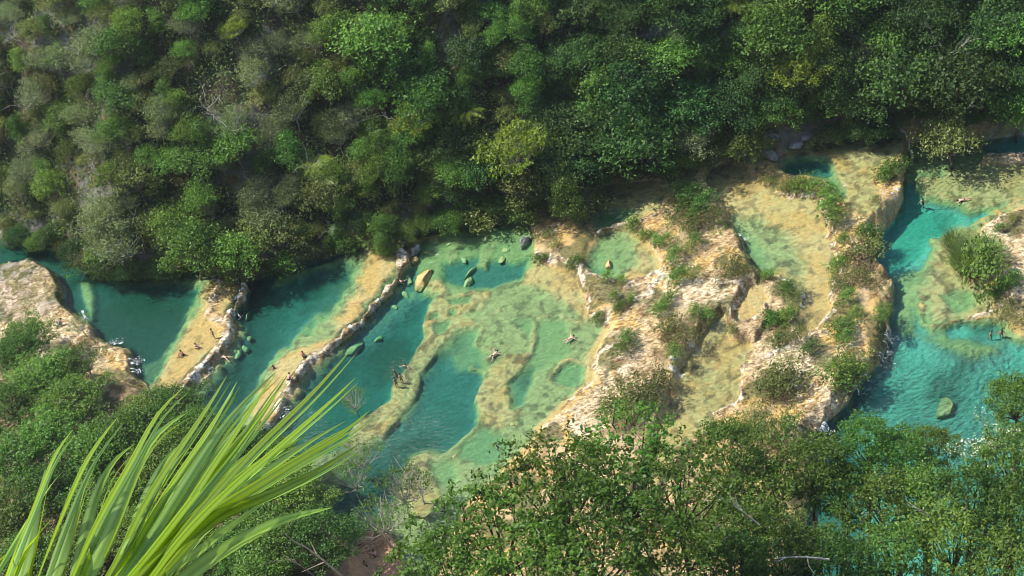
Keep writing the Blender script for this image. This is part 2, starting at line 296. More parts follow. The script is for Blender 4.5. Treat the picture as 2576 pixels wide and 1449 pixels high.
RIMS = [(DAM1, LA, .6), (DAM2, L2, .5), ([(952, 628), (985, 630), (1012, 640), (1012, 660)], L2, .9),
 ([(554, 708), (557, 720), (543, 736), (531, 756), (529, 776), (523, 790), (540, 803), (566, 808)], LA, .4),
 ([(1502, 588), (1530, 575), (1559, 567), (1612, 553)], L5, .3), ([(1480, 690), (1515, 700), (1560, 712), (1615, 706), (1660, 684), (1700, 660)], L4, .35),
 ([(1350, 642), (1390, 658), (1430, 665), (1455, 668), (1462, 690), (1470, 725), (1482, 750), (1478, 775), (1500, 800)], L3, .35),
 ([(1528, 815), (1531, 790), (1560, 772), (1610, 758), (1640, 745)], L3, .4), ([(1556, 738), (1590, 720), (1620, 700)], L4, .35), ([(1610, 755), (1650, 715), (1662, 690)], L4, .35),
 ([(1494, 925), (1505, 895), (1540, 880), (1560, 870)], L3, .4), ([(1490, 960), (1460, 990), (1400, 1045)], L3, .4), ([(1660, 700), (1700, 715), (1780, 715), (1860, 720)], 1.5, .5),
 ([(1866, 735), (1853, 765), (1843, 790), (1842, 820), (1862, 828), (1905, 815)], LE, .3), ([(1890, 880), (1872, 915), (1862, 955), (1868, 1008), (1830, 1028), (1797, 1039)], LR0, .4),
 ([(1920, 680), (1965, 700), (1996, 716), (2020, 745), (2020, 775)], LR1, .4), ([(1950, 483), (1992, 494), (2044, 491)], LR1, .35), ([(2068, 520), (2086, 560), (2100, 590), (2082, 600), (2108, 640)], LR1, .4),
 ([(2120, 680), (2092, 723), (2088, 766)], LR1, .35), ([(2096, 790), (2064, 818), (2030, 850), (1990, 880), (1930, 900)], LR1, .4), ([(2040, 450), (2080, 465), (2200, 460)], LT, .3),
 ([(2470, 400), (2500, 390), (2576, 388), (2700, 384)], LB, .5), ([(2400, 806), (2440, 798), (2475, 790), (2520, 765)], LB, .35), ([(2240, 800), (2228, 883), (2184, 943), (2134, 1016), (2080, 1063)], 1.0, .5)]
RM_ = np.zeros(shp)
for ln, z_, wd in RIMS:
    w = at(ln, z_); s_ = window(w, wd+1.5); d_ = ldist(w, GX[s_], GY[s_])+.35*W1[s_]+.5*W2[s_]
    RM_[s_] = np.maximum(RM_[s_], 1-sstep(wd*.55, wd*1.0, d_))
RM_ *= sstep(.40, .5, fbm(GX, GY, 1.6, 3, 51, 2)+.12)
H += RM_*(.10+.30*fine2+.25*fine)
# green covered hump at the head of the middle mass
paint([(1680, 500), (1700, 460), (1760, 455), (1800, 490), (1822, 545), (1830, 570), (1780, 600), (1720, 590), (1690, 560)], 2.3, lambda X, Y: 2.1+.7*fbm(X, Y, 3, 3), 1.5, .7)
# hanging drop on the near side of the middle mass
paint([(1500, 985), (1560, 935), (1640, 905), (1690, 915), (1700, 945), (1680, 985), (1650, 1045), (1600, 1070), (1520, 1060)], 2.3, lambda X, Y: 1.55+.5*fbm(X, Y, 3, 3), .8, .7)

# --- the far hillside, the near bank and the near slope
bw = at(BANK, 1.5)
bank_closed = np.vstack([bw, [[bw[-1, 0]+300, 700], [-600, 700], [bw[0, 0]-300, bw[0, 1]]]])
sdH = sdist(bank_closed, GX, GY)
sdH = sdH+1.6*W1
hillmask = sstep(-.2, .5, sdH)
dd = np.maximum(sdH, 0)
cliff = .3+1.8*fbm(GX, GY, 11, 3, 7, 3)
hz = 2.0+np.minimum(dd*2.2, cliff)+np.clip(dd-.5, 0, 400)*1.08+2.6*(fbm(GX, GY, 9, 4, 3, 1)-.5)*sstep(0, 8, dd)
# rocky gully in the middle of the slope
H = lerp(H, np.minimum(hz, 190), hillmask)
nb = at([(880, 1449), (905, 1400), (925, 1350), (950, 1335), (990, 1355), (1010, 1400), (1020, 1449), (1030, 1700), (700, 1900)], 1.5)
sdn = sdist(nb, GX, GY)+.8*W1
H = lerp(H, 2.1+.5*fbm(GX, GY, 2, 3), sstep(-.4, .4, sdn))
leftbank = at([(-900, 1050), (100, 960), (260, 960), (380, 1010), (480, 1010), (560, 1080), (620, 1130), (720, 1200), (820, 1330), (900, 1420), (960, 1600), (900, 2400), (-2400, 2400)], 3)
sdl = sdist(leftbank, GX, GY)+1.5*W1
leftw = sstep(-.8, .8, sdl)
H = np.where(leftw > 0, lerp(H, np.maximum(H, 4.4+1.5*fbm(GX, GY, 8, 3)), leftw), H)
_pn = CU+((1449+170-724.5)/FD)*F_
slope = np.minimum(CAM[2]-(GX*_pn[0]+GY*_pn[1])/_pn[2]-3.0, 148.0)
near = slope > H
H = np.where(near, slope+1.2*(fbm(GX, GY, 6, 3)-.5)*np.clip((GY-8)/10, 0, 1), H)

depth = np.where((LV > -50) & (hillmask < .5) & ~near, np.where(LV > H, (LV-H)/DS, LV-H), -1.0)
def ground_z(x, y):
    x = np.atleast_1d(x); y = np.atleast_1d(y)
    i = np.clip(np.searchsorted(XS, x)-1, 0, len(XS)-2); j = np.clip(np.searchsorted(YS, y)-1, 0, len(YS)-2)
    fx = np.clip((x-XS[i])/(XS[i+1]-XS[i]), 0, 1); fy = np.clip((y-YS[j])/(YS[j+1]-YS[j]), 0, 1)
    return (H[i, j]*(1-fx)+H[i+1, j]*fx)*(1-fy)+(H[i, j+1]*(1-fx)+H[i+1, j+1]*fx)*fy
def hit(px, py, lift=0.0):
    """place on the ground whose point 'lift' metres above it is seen at this picture point"""
    d = rays([(px, py)])[0]
    t = np.arange(90, 420, .25)
    P = CAM[None]+d[None]*t[:, None]
    g = ground_z(P[:, 0], P[:, 1])+lift
    k = np.argmax(P[:, 2] < g)
    return float(P[k, 0]), float(P[k, 1]), float(g[k]-lift)
def water_z(x, y):
    i = min(np.searchsorted(XS, x), len(XS)-1); j = min(np.searchsorted(YS, y), len(YS)-1)
    return LV[i, j]

# ------------------------------------------------------------------ materials
def newmat(name):
    m = bpy.data.materials.new(name); m.use_nodes = True
    nt = m.node_tree; nt.nodes.clear(); return m, nt.nodes, nt.links
def mat_plain(name, col, rough=.8, var=.25, scale=3.0, spec=.3):
    m, n, l = newmat(name)
    o = n.new('ShaderNodeOutputMaterial'); b = n.new('ShaderNodeBsdfPrincipled')
    t = n.new('ShaderNodeTexCoord'); ns = n.new('ShaderNodeTexNoise'); ns.inputs['Scale'].default_value = scale; ns.inputs['Detail'].default_value = 5
    r = n.new('ShaderNodeValToRGB')
    r.color_ramp.elements[0].position = .3; r.color_ramp.elements[1].position = .7
    r.color_ramp.elements[0].color = tuple(c*(1-var) for c in col)+(1,); r.color_ramp.elements[1].color = tuple(min(1, c*(1+var)) for c in col)+(1,)
    l.new(t.outputs['Object'], ns.inputs['Vector']); l.new(ns.outputs[0], r.inputs[0]); l.new(r.outputs[0], b.inputs['Base Color'])
    bp = n.new('ShaderNodeBump'); bp.inputs['Strength'].default_value = .4; bp.inputs['Distance'].default_value = .05
    l.new(ns.outputs[0], bp.inputs['Height']); l.new(bp.outputs[0], b.inputs['Normal'])
    b.inputs['Roughness'].default_value = rough; b.inputs['Specular IOR Level'].default_value = spec
    l.new(b.outputs[0], o.inputs[0]); return m
def mat_leaf(name, c1, c2, trans=.35, rough=.55, tint=.16):
    m, n, l = newmat(name)
    o = n.new('ShaderNodeOutputMaterial'); geo = n.new('ShaderNodeNewGeometry'); oi = n.new('ShaderNodeObjectInfo')
    r = n.new('ShaderNodeMix'); r.data_type = 'RGBA'; r.inputs['A'].default_value = c1+(1,); r.inputs['B'].default_value = c2+(1,)
    l.new(geo.outputs['Random Per Island'], r.inputs['Factor'])
    hs = n.new('ShaderNodeHueSaturation')
    mr = n.new('ShaderNodeMapRange'); mr.inputs['To Min'].default_value = .5-tint*.16; mr.inputs['To Max'].default_value = .5+tint*.12
    mv = n.new('ShaderNodeMapRange'); mv.inputs['To Min'].default_value = 1-tint*2.2; mv.inputs['To Max'].default_value = 1+tint*2.0
    mm = n.new('ShaderNodeMath'); mm.operation = 'MULTIPLY'; mm.inputs[1].default_value = 7.31
    fr = n.new('ShaderNodeMath'); fr.operation = 'FRACT'
    l.new(oi.outputs['Random'], mr.inputs['Value']); l.new(oi.outputs['Random'], mm.inputs[0]); l.new(mm.outputs[0], fr.inputs[0]); l.new(fr.outputs[0], mv.inputs['Value'])
    l.new(r.outputs['Result'], hs.inputs['Color']); l.new(mr.outputs[0], hs.inputs['Hue']); l.new(mv.outputs[0], hs.inputs['Value'])
    b = n.new('ShaderNodeBsdfPrincipled'); b.inputs['Roughness'].default_value = rough; b.inputs['Specular IOR Level'].default_value = .35
    t = n.new('ShaderNodeBsdfTranslucent'); mx = n.new('ShaderNodeMixShader'); mx.inputs[0].default_value = trans
    g2 = n.new('ShaderNodeMix'); g2.data_type = 'RGBA'; g2.blend_type = 'MULTIPLY'; g2.inputs['Factor'].default_value = 1; g2.inputs['B'].default_value = (1.5, 1.5, .6, 1)
    l.new(hs.outputs[0], b.inputs['Base Color']); l.new(hs.outputs[0], g2.inputs['A']); l.new(g2.outputs['Result'], t.inputs['Color'])
    l.new(b.outputs[0], mx.inputs[1]); l.new(t.outputs[0], mx.inputs[2]); l.new(mx.outputs[0], o.inputs[0]); return m

def ground_material():
    m, n, l = newmat('ground_material')
    o = n.new('ShaderNodeOutputMaterial'); b = n.new('ShaderNodeBsdfPrincipled')
    at_ = n.new('ShaderNodeVertexColor'); at_.layer_name = 'pigment'
    wet = n.new('ShaderNodeAttribute'); wet.attribute_name = 'crust'
    g = n.new('ShaderNodeNewGeometry')
    n1 = n.new('ShaderNodeTexNoise'); n1.inputs['Scale'].default_value = 2.2; n1.inputs['Detail'].default_value = 8; n1.inputs['Roughness'].default_value = .68
    n2 = n.new('ShaderNodeTexNoise'); n2.inputs['Scale'].default_value = .5; n2.inputs['Detail'].default_value = 5
    l.new(g.outputs['Position'], n1.inputs['Vector']); l.new(g.outputs['Position'], n2.inputs['Vector'])
    v = n.new('ShaderNodeMapRange'); v.inputs['From Min'].default_value = .3; v.inputs['From Max'].default_value = .7; v.inputs['To Min'].default_value = .76; v.inputs['To Max'].default_value = 1.16
    l.new(n1.outputs[0], v.inputs['Value'])
    # broken crust: bright flakes between brown stained hollows, only where the travertine is bare
    mp = n.new('ShaderNodeMapping'); mp.inputs['Rotation'].default_value = (0, 0, R(-25)); mp.inputs['Scale'].default_value = (.75, 1.7, 1.2)
    l.new(g.outputs['Position'], mp.inputs['Vector'])
    n3 = n.new('ShaderNodeTexNoise'); n3.inputs['Scale'].default_value = 1.9; n3.inputs['Detail'].default_value = 6; n3.inputs['Roughness'].default_value = .62; n3.inputs['Distortion'].default_value = .9
    l.new(mp.outputs[0], n3.inputs['Vector'])
    r3 = n.new('ShaderNodeValToRGB'); E = r3.color_ramp.elements; E[0].position = .36; E[0].color = (.26, .23, .19, 1); E[1].position = .62; E[1].color = (1.45, 1.5, 1.55, 1)
    q = E.new(.46); q.color = (.72, .66, .58, 1); q = E.new(.54); q.color = (1.0, .98, .94, 1)
    l.new(n3.outputs[0], r3.inputs[0])
    cm = n.new('ShaderNodeMix'); cm.data_type = 'RGBA'; l.new(wet.outputs['Fac'], cm.inputs['Factor']); l.new(v.outputs[0], cm.inputs['A']); l.new(r3.outputs[0], cm.inputs['B'])
    mu = n.new('ShaderNodeMix'); mu.data_type = 'RGBA'; mu.blend_type = 'MULTIPLY'; mu.inputs['Factor'].default_value = 1
    l.new(at_.outputs['Color'], mu.inputs['A']); l.new(cm.outputs['Result'], mu.inputs['B'])
    l.new(mu.outputs['Result'], b.inputs['Base Color'])
    rr = n.new('ShaderNodeMapRange'); rr.inputs['To Min'].default_value = .85; rr.inputs['To Max'].default_value = .42
    l.new(wet.outputs['Fac'], rr.inputs['Value']); l.new(rr.outputs[0], b.inputs['Roughness'])
    b.inputs['Specular IOR Level'].default_value = .4
    bp = n.new('ShaderNodeBump'); bp.inputs['Strength'].default_value = 1.0; bp.inputs['Distance'].default_value = .42
    n4 = n.new('ShaderNodeTexNoise'); n4.inputs['Scale'].default_value = 1.5; n4.inputs['Detail'].default_value = 9; n4.inputs['Roughness'].default_value = .72; n4.inputs['Distortion'].default_value = .5
    l.new(mp.outputs[0], n4.inputs['Vector']); l.new(n4.outputs[0], bp.inputs['Height']); l.new(bp.outputs[0], b.inputs['Normal'])
    l.new(b.outputs[0], o.inputs[0]); return m

WAVE = {}
def water_material():
    m, n, l = newmat('river_water')
    o = n.new('ShaderNodeOutputMaterial'); g = n.new('ShaderNodeNewGeometry')
    mp = n.new('ShaderNodeMapping'); mp.inputs['Rotation'].default_value = (0, 0, R(-32)); mp.inputs['Scale'].default_value = (1.0, 2.6, 1)
    l.new(g.outputs['Position'], mp.inputs['Vector'])
    a = n.new('ShaderNodeTexNoise'); a.inputs['Scale'].default_value = 1.15; a.inputs['Detail'].default_value = 4; a.inputs['Roughness'].default_value = .6; a.inputs['Distortion'].default_value = .6
    l.new(mp.outputs[0], a.inputs['Vector'])
    # calmer under the far bank, wind ripples towards the near shore and below the falls
    tot = None
    for (cx, cy_, z_, r_in, r_out, amp) in ((860, 1240, L3, 3, 13, 1.0), (1050, 1100, L3, 1, 9, .55), (740, 1090, L3, 1, 8, .6), (2430, 1060, LB, 5, 17, 1.0), (2260, 950, LB, 1, 9, .6), (500, 960, LA, 1, 7, .35), (1760, 980, LR0, 1, 7, .4), (1240, 890, L3, .5, 4, .3), (1430, 853, L3, .5, 4, .3), (1010, 930, L3, .5, 5, .5)):
        w = at([(cx, cy_)], z_)[0]
        vd = n.new('ShaderNodeVectorMath'); vd.operation = 'DISTANCE'; vd.inputs[1].default_value = (w[0], w[1], z_)
        l.new(g.outputs['Position'], vd.inputs[0])
        mr = n.new('ShaderNodeMapRange'); mr.interpolation_type = 'SMOOTHSTEP'; mr.inputs['From Min'].default_value = r_in; mr.inputs['From Max'].default_value = r_out; mr.inputs['To Min'].default_value = amp; mr.inputs['To Max'].default_value = 0
        l.new(vd.outputs['Value'], mr.inputs['Value'])
        if tot is None: tot = mr.outputs[0]
        else:
            ad = n.new('ShaderNodeMath'); ad.operation = 'MAXIMUM'; l.new(tot, ad.inputs[0]); l.new(mr.outputs[0], ad.inputs[1]); tot = ad.outputs[0]
    fl = n.new('ShaderNodeMath'); fl.operation = 'MULTIPLY_ADD'; fl.inputs[1].default_value = .9; fl.inputs[2].default_value = .07; l.new(tot, fl.inputs[0])
    wc = at([(2235, 870)], LB)[0]
    m2 = n.new('ShaderNodeMapping'); m2.inputs['Location'].default_value = (-wc[0], -wc[1], -LB); l.new(g.outputs['Position'], m2.inputs['Vector'])
    wv = n.new('ShaderNodeTexWave'); wv.wave_type = 'RINGS'; wv.rings_direction = 'SPHERICAL'; wv.inputs['Scale'].default_value = .33; wv.inputs['Distortion'].default_value = 9.0; wv.inputs['Detail'].default_value = 4; wv.inputs['Detail Scale'].default_value = 1.3
    l.new(m2.outputs[0], wv.inputs['Vector'])
    sx = n.new('ShaderNodeSeparateXYZ'); l.new(g.outputs['Position'], sx.inputs[0])
    lt = n.new('ShaderNodeMath'); lt.operation = 'LESS_THAN'; lt.inputs[1].default_value = -.4; l.new(sx.outputs[2], lt.inputs[0])
    wm = n.new('ShaderNodeMath'); wm.operation = 'MULTIPLY'; l.new(lt.outputs[0], wm.inputs[0]); l.new(wv.outputs[0], wm.inputs[1])
    hh = n.new('ShaderNodeMath'); hh.operation = 'MULTIPLY_ADD'; hh.inputs[1].default_value = .16; l.new(wm.outputs[0], hh.inputs[0]); l.new(a.outputs[0], hh.inputs[2])
    bp = n.new('ShaderNodeBump'); bp.inputs['Distance'].default_value = .42
    l.new(hh.outputs[0], bp.inputs['Height']); l.new(fl.outputs[0], bp.inputs['Strength'])
    gl = n.new('ShaderNodeBsdfGlossy'); gl.inputs['Roughness'].default_value = .2; l.new(bp.outputs[0], gl.inputs['Normal'])
    tr = n.new('ShaderNodeBsdfTransparent'); fr = n.new('ShaderNodeFresnel'); fr.inputs['IOR'].default_value = 1.33; l.new(bp.outputs[0], fr.inputs['Normal'])
    mx = n.new('ShaderNodeMixShader'); l.new(fr.outputs[0], mx.inputs[0]); l.new(tr.outputs[0], mx.inputs[1]); l.new(gl.outputs[0], mx.inputs[2])
    l.new(mx.outputs[0], o.inputs['Surface'])
    va = n.new('ShaderNodeVolumeAbsorption'); va.inputs['Color'].default_value = (.675, .898, .872, 1); va.inputs['Density'].default_value = 2.1
    l.new(va.outputs[0], o.inputs['Volume']); return m

# ------------------------------------------------------------------ tagging and mesh helpers
def tag(o, label=None, cat=None, group=None, kind=None):
    if label: o['label'] = label
    if cat: o['category'] = cat
    if group: o['group'] = group
    if kind: o['kind'] = kind
    return o
def mesh_from(name, V, Fc, mat=None, smooth=False):
    me = bpy.data.meshes.new(name)
    V = np.asarray(V, np.float32); Fc = np.asarray(Fc, np.int32)
    k = Fc.shape[1]
    me.vertices.add(len(V)); me.vertices.foreach_set('co', V.ravel())
    me.loops.add(Fc.size); me.loops.foreach_set('vertex_index', Fc.ravel())
    me.polygons.add(len(Fc)); me.polygons.foreach_set('loop_start', np.arange(0, Fc.size, k, dtype=np.int32))
    me.polygons.foreach_set('loop_total', np.full(len(Fc), k, np.int32))
    if smooth: me.polygons.foreach_set('use_smooth', np.ones(len(Fc), bool))
    me.update(calc_edges=True)
    if mat: me.materials.append(mat)
    return me
def link(name, me, parent=None, loc=(0, 0, 0)):
    o = bpy.data.objects.new(name, me); COL.objects.link(o); o.location = loc
    if parent: o.parent = parent
    return o
class MB:
    def __init__(s): s.V = []; s.F = []; s.n = 0
    def add(s, V, Fc):
        V = np.asarray(V, float); Fc = np.asarray(Fc, int)
        s.V.append(V); s.F.append(Fc+s.n); s.n += len(V)
    def tube(s, pts, rad, seg=6):
        pts = np.asarray(pts, float); n = len(pts); V = []
        for i in range(n):
            t = pts[min(i+1, n-1)]-pts[max(i-1, 0)]; t = t/(np.linalg.norm(t)+1e-9)
            a = np.cross(t, [0, 0, 1.0]) if abs(t[2]) < .9 else np.cross(t, [1.0, 0, 0]); a /= np.linalg.norm(a); b = np.cross(t, a)
            for k in range(seg):
                th = 2*math.pi*k/seg
                V.append(pts[i]+rad[i]*(math.cos(th)*a+math.sin(th)*b))
        Fc = []
        for i in range(n-1):
            for k in range(seg):
                k2 = (k+1) % seg
                Fc.append([i*seg+k, i*seg+k2, (i+1)*seg+k2, (i+1)*seg+k])
        s.add(V, Fc)
    def mesh(s, name, mat, smooth=False):
        if not s.V: return mesh_from(name, np.zeros((4, 3)), [[0, 1, 2, 3]], mat)
        return mesh_from(name, np.vstack(s.V), np.vstack(s.F), mat, smooth)

# ------------------------------------------------------------------ ground mesh with pigments
gw = project(np.stack([GX.ravel(), GY.ravel(), H.ravel()], 1)).reshape(shp+(2,))
nA = fbm(GX, GY, 2.4, 5, 1, 1); nB = fbm(GX, GY, .9, 4, 6, 2); nC = fbm(GX, GY, 6, 4, 8, 8); nD = vnoise(GX, GY, .3, 2, 7)
def C(*c): return np.array(c)[None, None, :]
ochre = C(.62, .42, .145); ochre2 = C(.60, .47, .20); silt = C(.47, .45, .19); deepc = C(.18, .28, .25); algae = C(.07, .09, .05)
cream = C(.78, .67, .48); tan = C(.54, .375, .17); brown = C(.20, .13, .055); moss = C(.11, .12, .035); grey = C(.26, .245, .23)
e = lambda x: x[..., None]
under = lerp(ochre, ochre2, e(sstep(.35, .65, nA)))
under = lerp(under, silt, e(sstep(.12, .7, depth+.5*(nC-.5))))
under = lerp(under, deepc, e(sstep(1.2, 2.2, depth)))
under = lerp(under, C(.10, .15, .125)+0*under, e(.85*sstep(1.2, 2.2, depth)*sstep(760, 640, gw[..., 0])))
under = lerp(under, C(.60, .74, .64)+0*under, e(sstep(1.3, 2.6, depth)*sstep(2130, 2230, gw[..., 0])))
under = lerp(under, algae+0*under, e(.5*sstep(.52, .68, fbm(GX, GY, 7.5, 4, 61, 5))*sstep(.9, 1.8, depth)))
under = under*e(1-.5*sstep(.56, .68, nB)*sstep(.05, .3, depth)*(.2+.8*sstep(1.3, .6, depth)))*e(1-.3*sstep(.3, .6, step)*sstep(.1, .3, depth)*sstep(1.0, .5, depth))
nS = fbm(GX*.45+.25*GY, GY*1.6-.3*GX, .8, 4, 31, 5)
def blobD(cx, cy_, rx, ry): return np.exp(-((gw[..., 0]-cx)/rx)**2-((gw[..., 1]-cy_)/ry)**2)
white = np.clip(blobD(1760, 730, 170, 60)+blobD(2140, 600, 60, 40)+blobD(2020, 900, 150, 90)+blobD(2080, 1000, 60, 80)+.9*blobD(100, 860, 200, 90)+blobD(1420, 1060, 90, 60)+blobD(1550, 900, 70, 160)+.8*gw[..., 0].__gt__(2440), 0, 1)
expo = lerp(tan*.85+0*under, cream+0*under, e((.22+.55*white)*sstep(.47-.05*white, .66-.06*white, .5*nB+.5*nS+.4*(nD-.5)+.30*np.clip(step+step2, -.5, .8))))
expo = lerp(expo, brown+0*under, e(.8*sstep(.56, .70, nA)))
expo = lerp(expo, ochre+0*under, e(.85*sstep(.45, .56, nC)*sstep(.62, .42, nB)))
expo = lerp(expo, moss+0*under, e(.8*sstep(.55, .63, fbm(GX, GY, 4.0, 4, 21, 4)+.14*(nB-.5))))
# grey weathered crust at the far left
gl_ = sstep(230, 60, gw[..., 0])*sstep(830, 760, gw[..., 1])
expo = lerp(expo, lerp(grey*1.4+0*under, moss+0*under, e(sstep(.45, .6, nB))), e(.65*gl_))
pig = lerp(expo, under, e(sstep(-.08, .1, depth)))
pig = lerp(pig, lerp(C(.30, .21, .11)+0*pig, C(.74, .66, .52)+0*pig, e(sstep(.38, .55, nB+.3*(nD-.5)))), e(RM_*sstep(.25, .0, depth)))
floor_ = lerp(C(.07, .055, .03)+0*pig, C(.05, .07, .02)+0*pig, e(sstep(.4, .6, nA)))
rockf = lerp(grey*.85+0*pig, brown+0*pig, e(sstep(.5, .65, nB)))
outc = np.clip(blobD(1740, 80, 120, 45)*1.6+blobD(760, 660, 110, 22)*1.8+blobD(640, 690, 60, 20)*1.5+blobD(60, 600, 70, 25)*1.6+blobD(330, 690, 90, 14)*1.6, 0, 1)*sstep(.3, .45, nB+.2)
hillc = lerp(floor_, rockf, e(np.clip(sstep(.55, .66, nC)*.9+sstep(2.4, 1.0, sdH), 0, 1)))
hillc = lerp(hillc, lerp(C(.16, .15, .145)+0*pig, C(.42, .41, .40)+0*pig, e(sstep(.42, .58, nB))), e(outc))
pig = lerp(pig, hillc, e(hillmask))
pig = lerp(pig, lerp(floor_, C(.45, .30, .17)+0*pig, e(.6*sstep(.48, .58, nB))), e(leftw*sstep(760, 1050, gw[..., 1])))
pig = lerp(pig, C(.50, .30, .17)*(.75+.5*e(nB)), e(sstep(-.4, .4, sdn)))
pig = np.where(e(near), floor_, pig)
crust = np.maximum((1-sstep(-.02, .15, depth)), RM_)*(1-hillmask)*np.where(near, 0, 1)*(1-leftw)*(.15+.85*sstep(.38, .55, fbm(GX, GY, 3.2, 4, 40, 3)+.25*white+.4*RM_))
nx, ny = shp
idx = np.arange(nx*ny).reshape(shp)
quads = np.stack([idx[:-1, :-1].ravel(), idx[1:, :-1].ravel(), idx[1:, 1:].ravel(), idx[:-1, 1:].ravel()], 1)
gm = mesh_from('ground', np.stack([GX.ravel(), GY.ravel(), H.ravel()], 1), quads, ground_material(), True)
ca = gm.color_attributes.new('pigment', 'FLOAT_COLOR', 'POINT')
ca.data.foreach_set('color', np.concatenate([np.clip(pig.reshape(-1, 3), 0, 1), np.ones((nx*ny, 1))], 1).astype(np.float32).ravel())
fa = gm.attributes.new('crust', 'FLOAT', 'POINT'); fa.data.foreach_set('value', crust.astype(np.float32).ravel())
ground = tag(link('ground', gm), kind='structure')

# ------------------------------------------------------------------ water bodies
WM = water_material()
def water_body(lvl, poly, name='water'):
    w = at(poly, lvl)
    bm = bmesh.new()
    top = [bm.verts.new((x, y, lvl)) for x, y in w]
    f = bm.faces.new(top); bm.normal_update()
    if f.normal.z < 0: f.normal_flip()
    r = bmesh.ops.extrude_face_region(bm, geom=[f])
    # the extruded copy is the top; the old one goes down
    vs = [v for v in r['geom'] if isinstance(v, bmesh.types.BMVert)]
    for v in top: v.co.z = lvl-9
    bmesh.ops.recalc_face_normals(bm, faces=bm.faces)
    bmesh.ops.triangulate(bm, faces=[q for q in bm.faces if len(q.verts) > 4], ngon_method='EAR_CLIP')
    tops = [q for q in bm.faces if all(abs(v.co.z-lvl) < 1e-4 for v in q.verts)]
    for _ in range(3):
        es = list({ed for q in bm.faces if all(abs(v.co.z-lvl) < 1e-4 for v in q.verts) for ed in q.edges if ed.calc_length() > 5})
        if not es: break
        bmesh.ops.subdivide_edges(bm, edges=es, cuts=1, use_grid_fill=False)
        bmesh.ops.triangulate(bm, faces=[q for q in bm.faces if len(q.verts) > 3])
    me = bpy.data.meshes.new(name); bm.to_mesh(me); bm.free(); me.materials.append(WM)
    return tag(link(name, me), kind='structure')
for nm, (lv, pl) in POOLS.items():
    water_body(lv, pl)
# ------------------------------------------------------------------ foliage prototypes
def leaf_quads(P, Nrm, size, asp=.55, droop=None):
    """diamond leaves: centres P, face normals Nrm"""
    n = len(P)
    Nrm = Nrm/(np.linalg.norm(Nrm, axis=1, keepdims=True)+1e-9)
    r = rng.normal(size=(n, 3)); a = np.cross(Nrm, r); a /= np.linalg.norm(a, axis=1, keepdims=True)+1e-9
    b = np.cross(Nrm, a)
    sz = size*(0.65+.7*rng.random(n))[:, None]
    V = np.stack([P-a*sz*.5, P+b*sz*asp*.5+a*sz*.05+Nrm*sz*.06, P+a*sz*.5-Nrm*sz*.1, P-b*sz*asp*.5+a*sz*.05+Nrm*sz*.06], 1).reshape(-1, 3)
    return V, np.arange(n*4).reshape(n, 4)
def crown_leaves(clumps, per, size, flat=.55, up=.35, spread=1.0, asp=.55):
    """each clump is broken into small sprays of leaves so the outline stays ragged"""
    Ps = []; Ns = []
    for c, r in clumps:
        k = max(6, int(per*r*r)); ns = max(4, int(9*r+rng.integers(4)))
        sd_ = rng.normal(size=(ns, 3)); sd_ /= np.linalg.norm(sd_, axis=1, keepdims=True)
        sd_[:, 2] = np.where(rng.random(ns) < .8, np.abs(sd_[:, 2]), sd_[:, 2])
        sc_ = sd_*(r*(.55+.75*rng.random(ns)))[:, None]*np.array([1, 1, flat])
        w = rng.integers(0, ns, k); sr = r*(.22+.22*rng.random(ns))
        q = rng.normal(size=(k, 3))*sr[w][:, None]*np.array([1, 1, .6])
        Ps.append(c+sc_[w]+q); Ns.append(sd_[w]*.45+rng.normal(size=(k, 3))*.62+np.array([0, 0, up]))
    return leaf_quads(np.vstack(Ps), np.vstack(Ns), size, asp)
BARK = mat_plain('bark', (.20, .17, .13), .9, .35, 4)
DARKBARK = mat_plain('dark_bark', (.07, .055, .04), .9, .35, 4)
PALEBARK = mat_plain('pale_bark', (.42, .40, .34), .85, .25, 4)
def make_tree_meshes(name, Hh, Rr, ncl, clr, per, size, lm, bark=BARK, flat=.6, lean=.0, gap=0, base_frac=.35, umbrella=.5, bare=0, limbs=1.0):
    """returns trunk mesh and crown mesh; crown is clumps carried on limbs"""
    tb = MB(); clumps = []
    p = [np.array([0, 0, -.6])]
    for k in range(1, 5):
        p.append(p[-1]+np.array([lean*Hh*.13+rng.normal()*.12, rng.normal()*.12-lean*.1, Hh*base_frac/3.2]))
    tb.tube(p, [Hh*.024, Hh*.021, Hh*.019, Hh*.017, Hh*.015], 6)
    top = p[-1]
    az0 = rng.random()*6.28
    for i in range(ncl):
        az = az0+i*2.399; q = math.sqrt((i+.5)/ncl)
        rr = Rr*q*(.6+.55*rng.random()); zz = Hh*(.98-umbrella*.45*q*q)-clr*.5+rng.normal()*clr*.35
        c = top*[1, 1, 0]+np.array([math.cos(az)*rr, math.sin(az)*rr, zz])
        r = clr*(.5+.85*rng.random())
        if rng.random() < gap: continue
        clumps.append((c, r))
        a = top; mid = top*.45+c*.55+np.array([0, 0, -.06*Hh]); w = Hh*.009
        if rng.random() < limbs: tb.tube([a, a*.6+mid*.4+rng.normal(size=3)*.1, mid, c+rng.normal(size=3)*.15], [w*1.3, w, w*.7, w*.3], 5)
        if limbs < 1: mid = c-np.array([0, 0, r*.5])
        for _ in range(2+bare):
            e_ = c+rng.normal(size=3)*r*(.6+.25*bare); tb.tube([mid, (mid+e_)/2+rng.normal(size=3)*.1, e_], [w*.6, w*.4, w*.15], 4)
    V, Fc = crown_leaves(clumps, per, size, flat)
    return tb.mesh(name+'_trunk', bark), mesh_from(name+'_crown', V, Fc, lm)
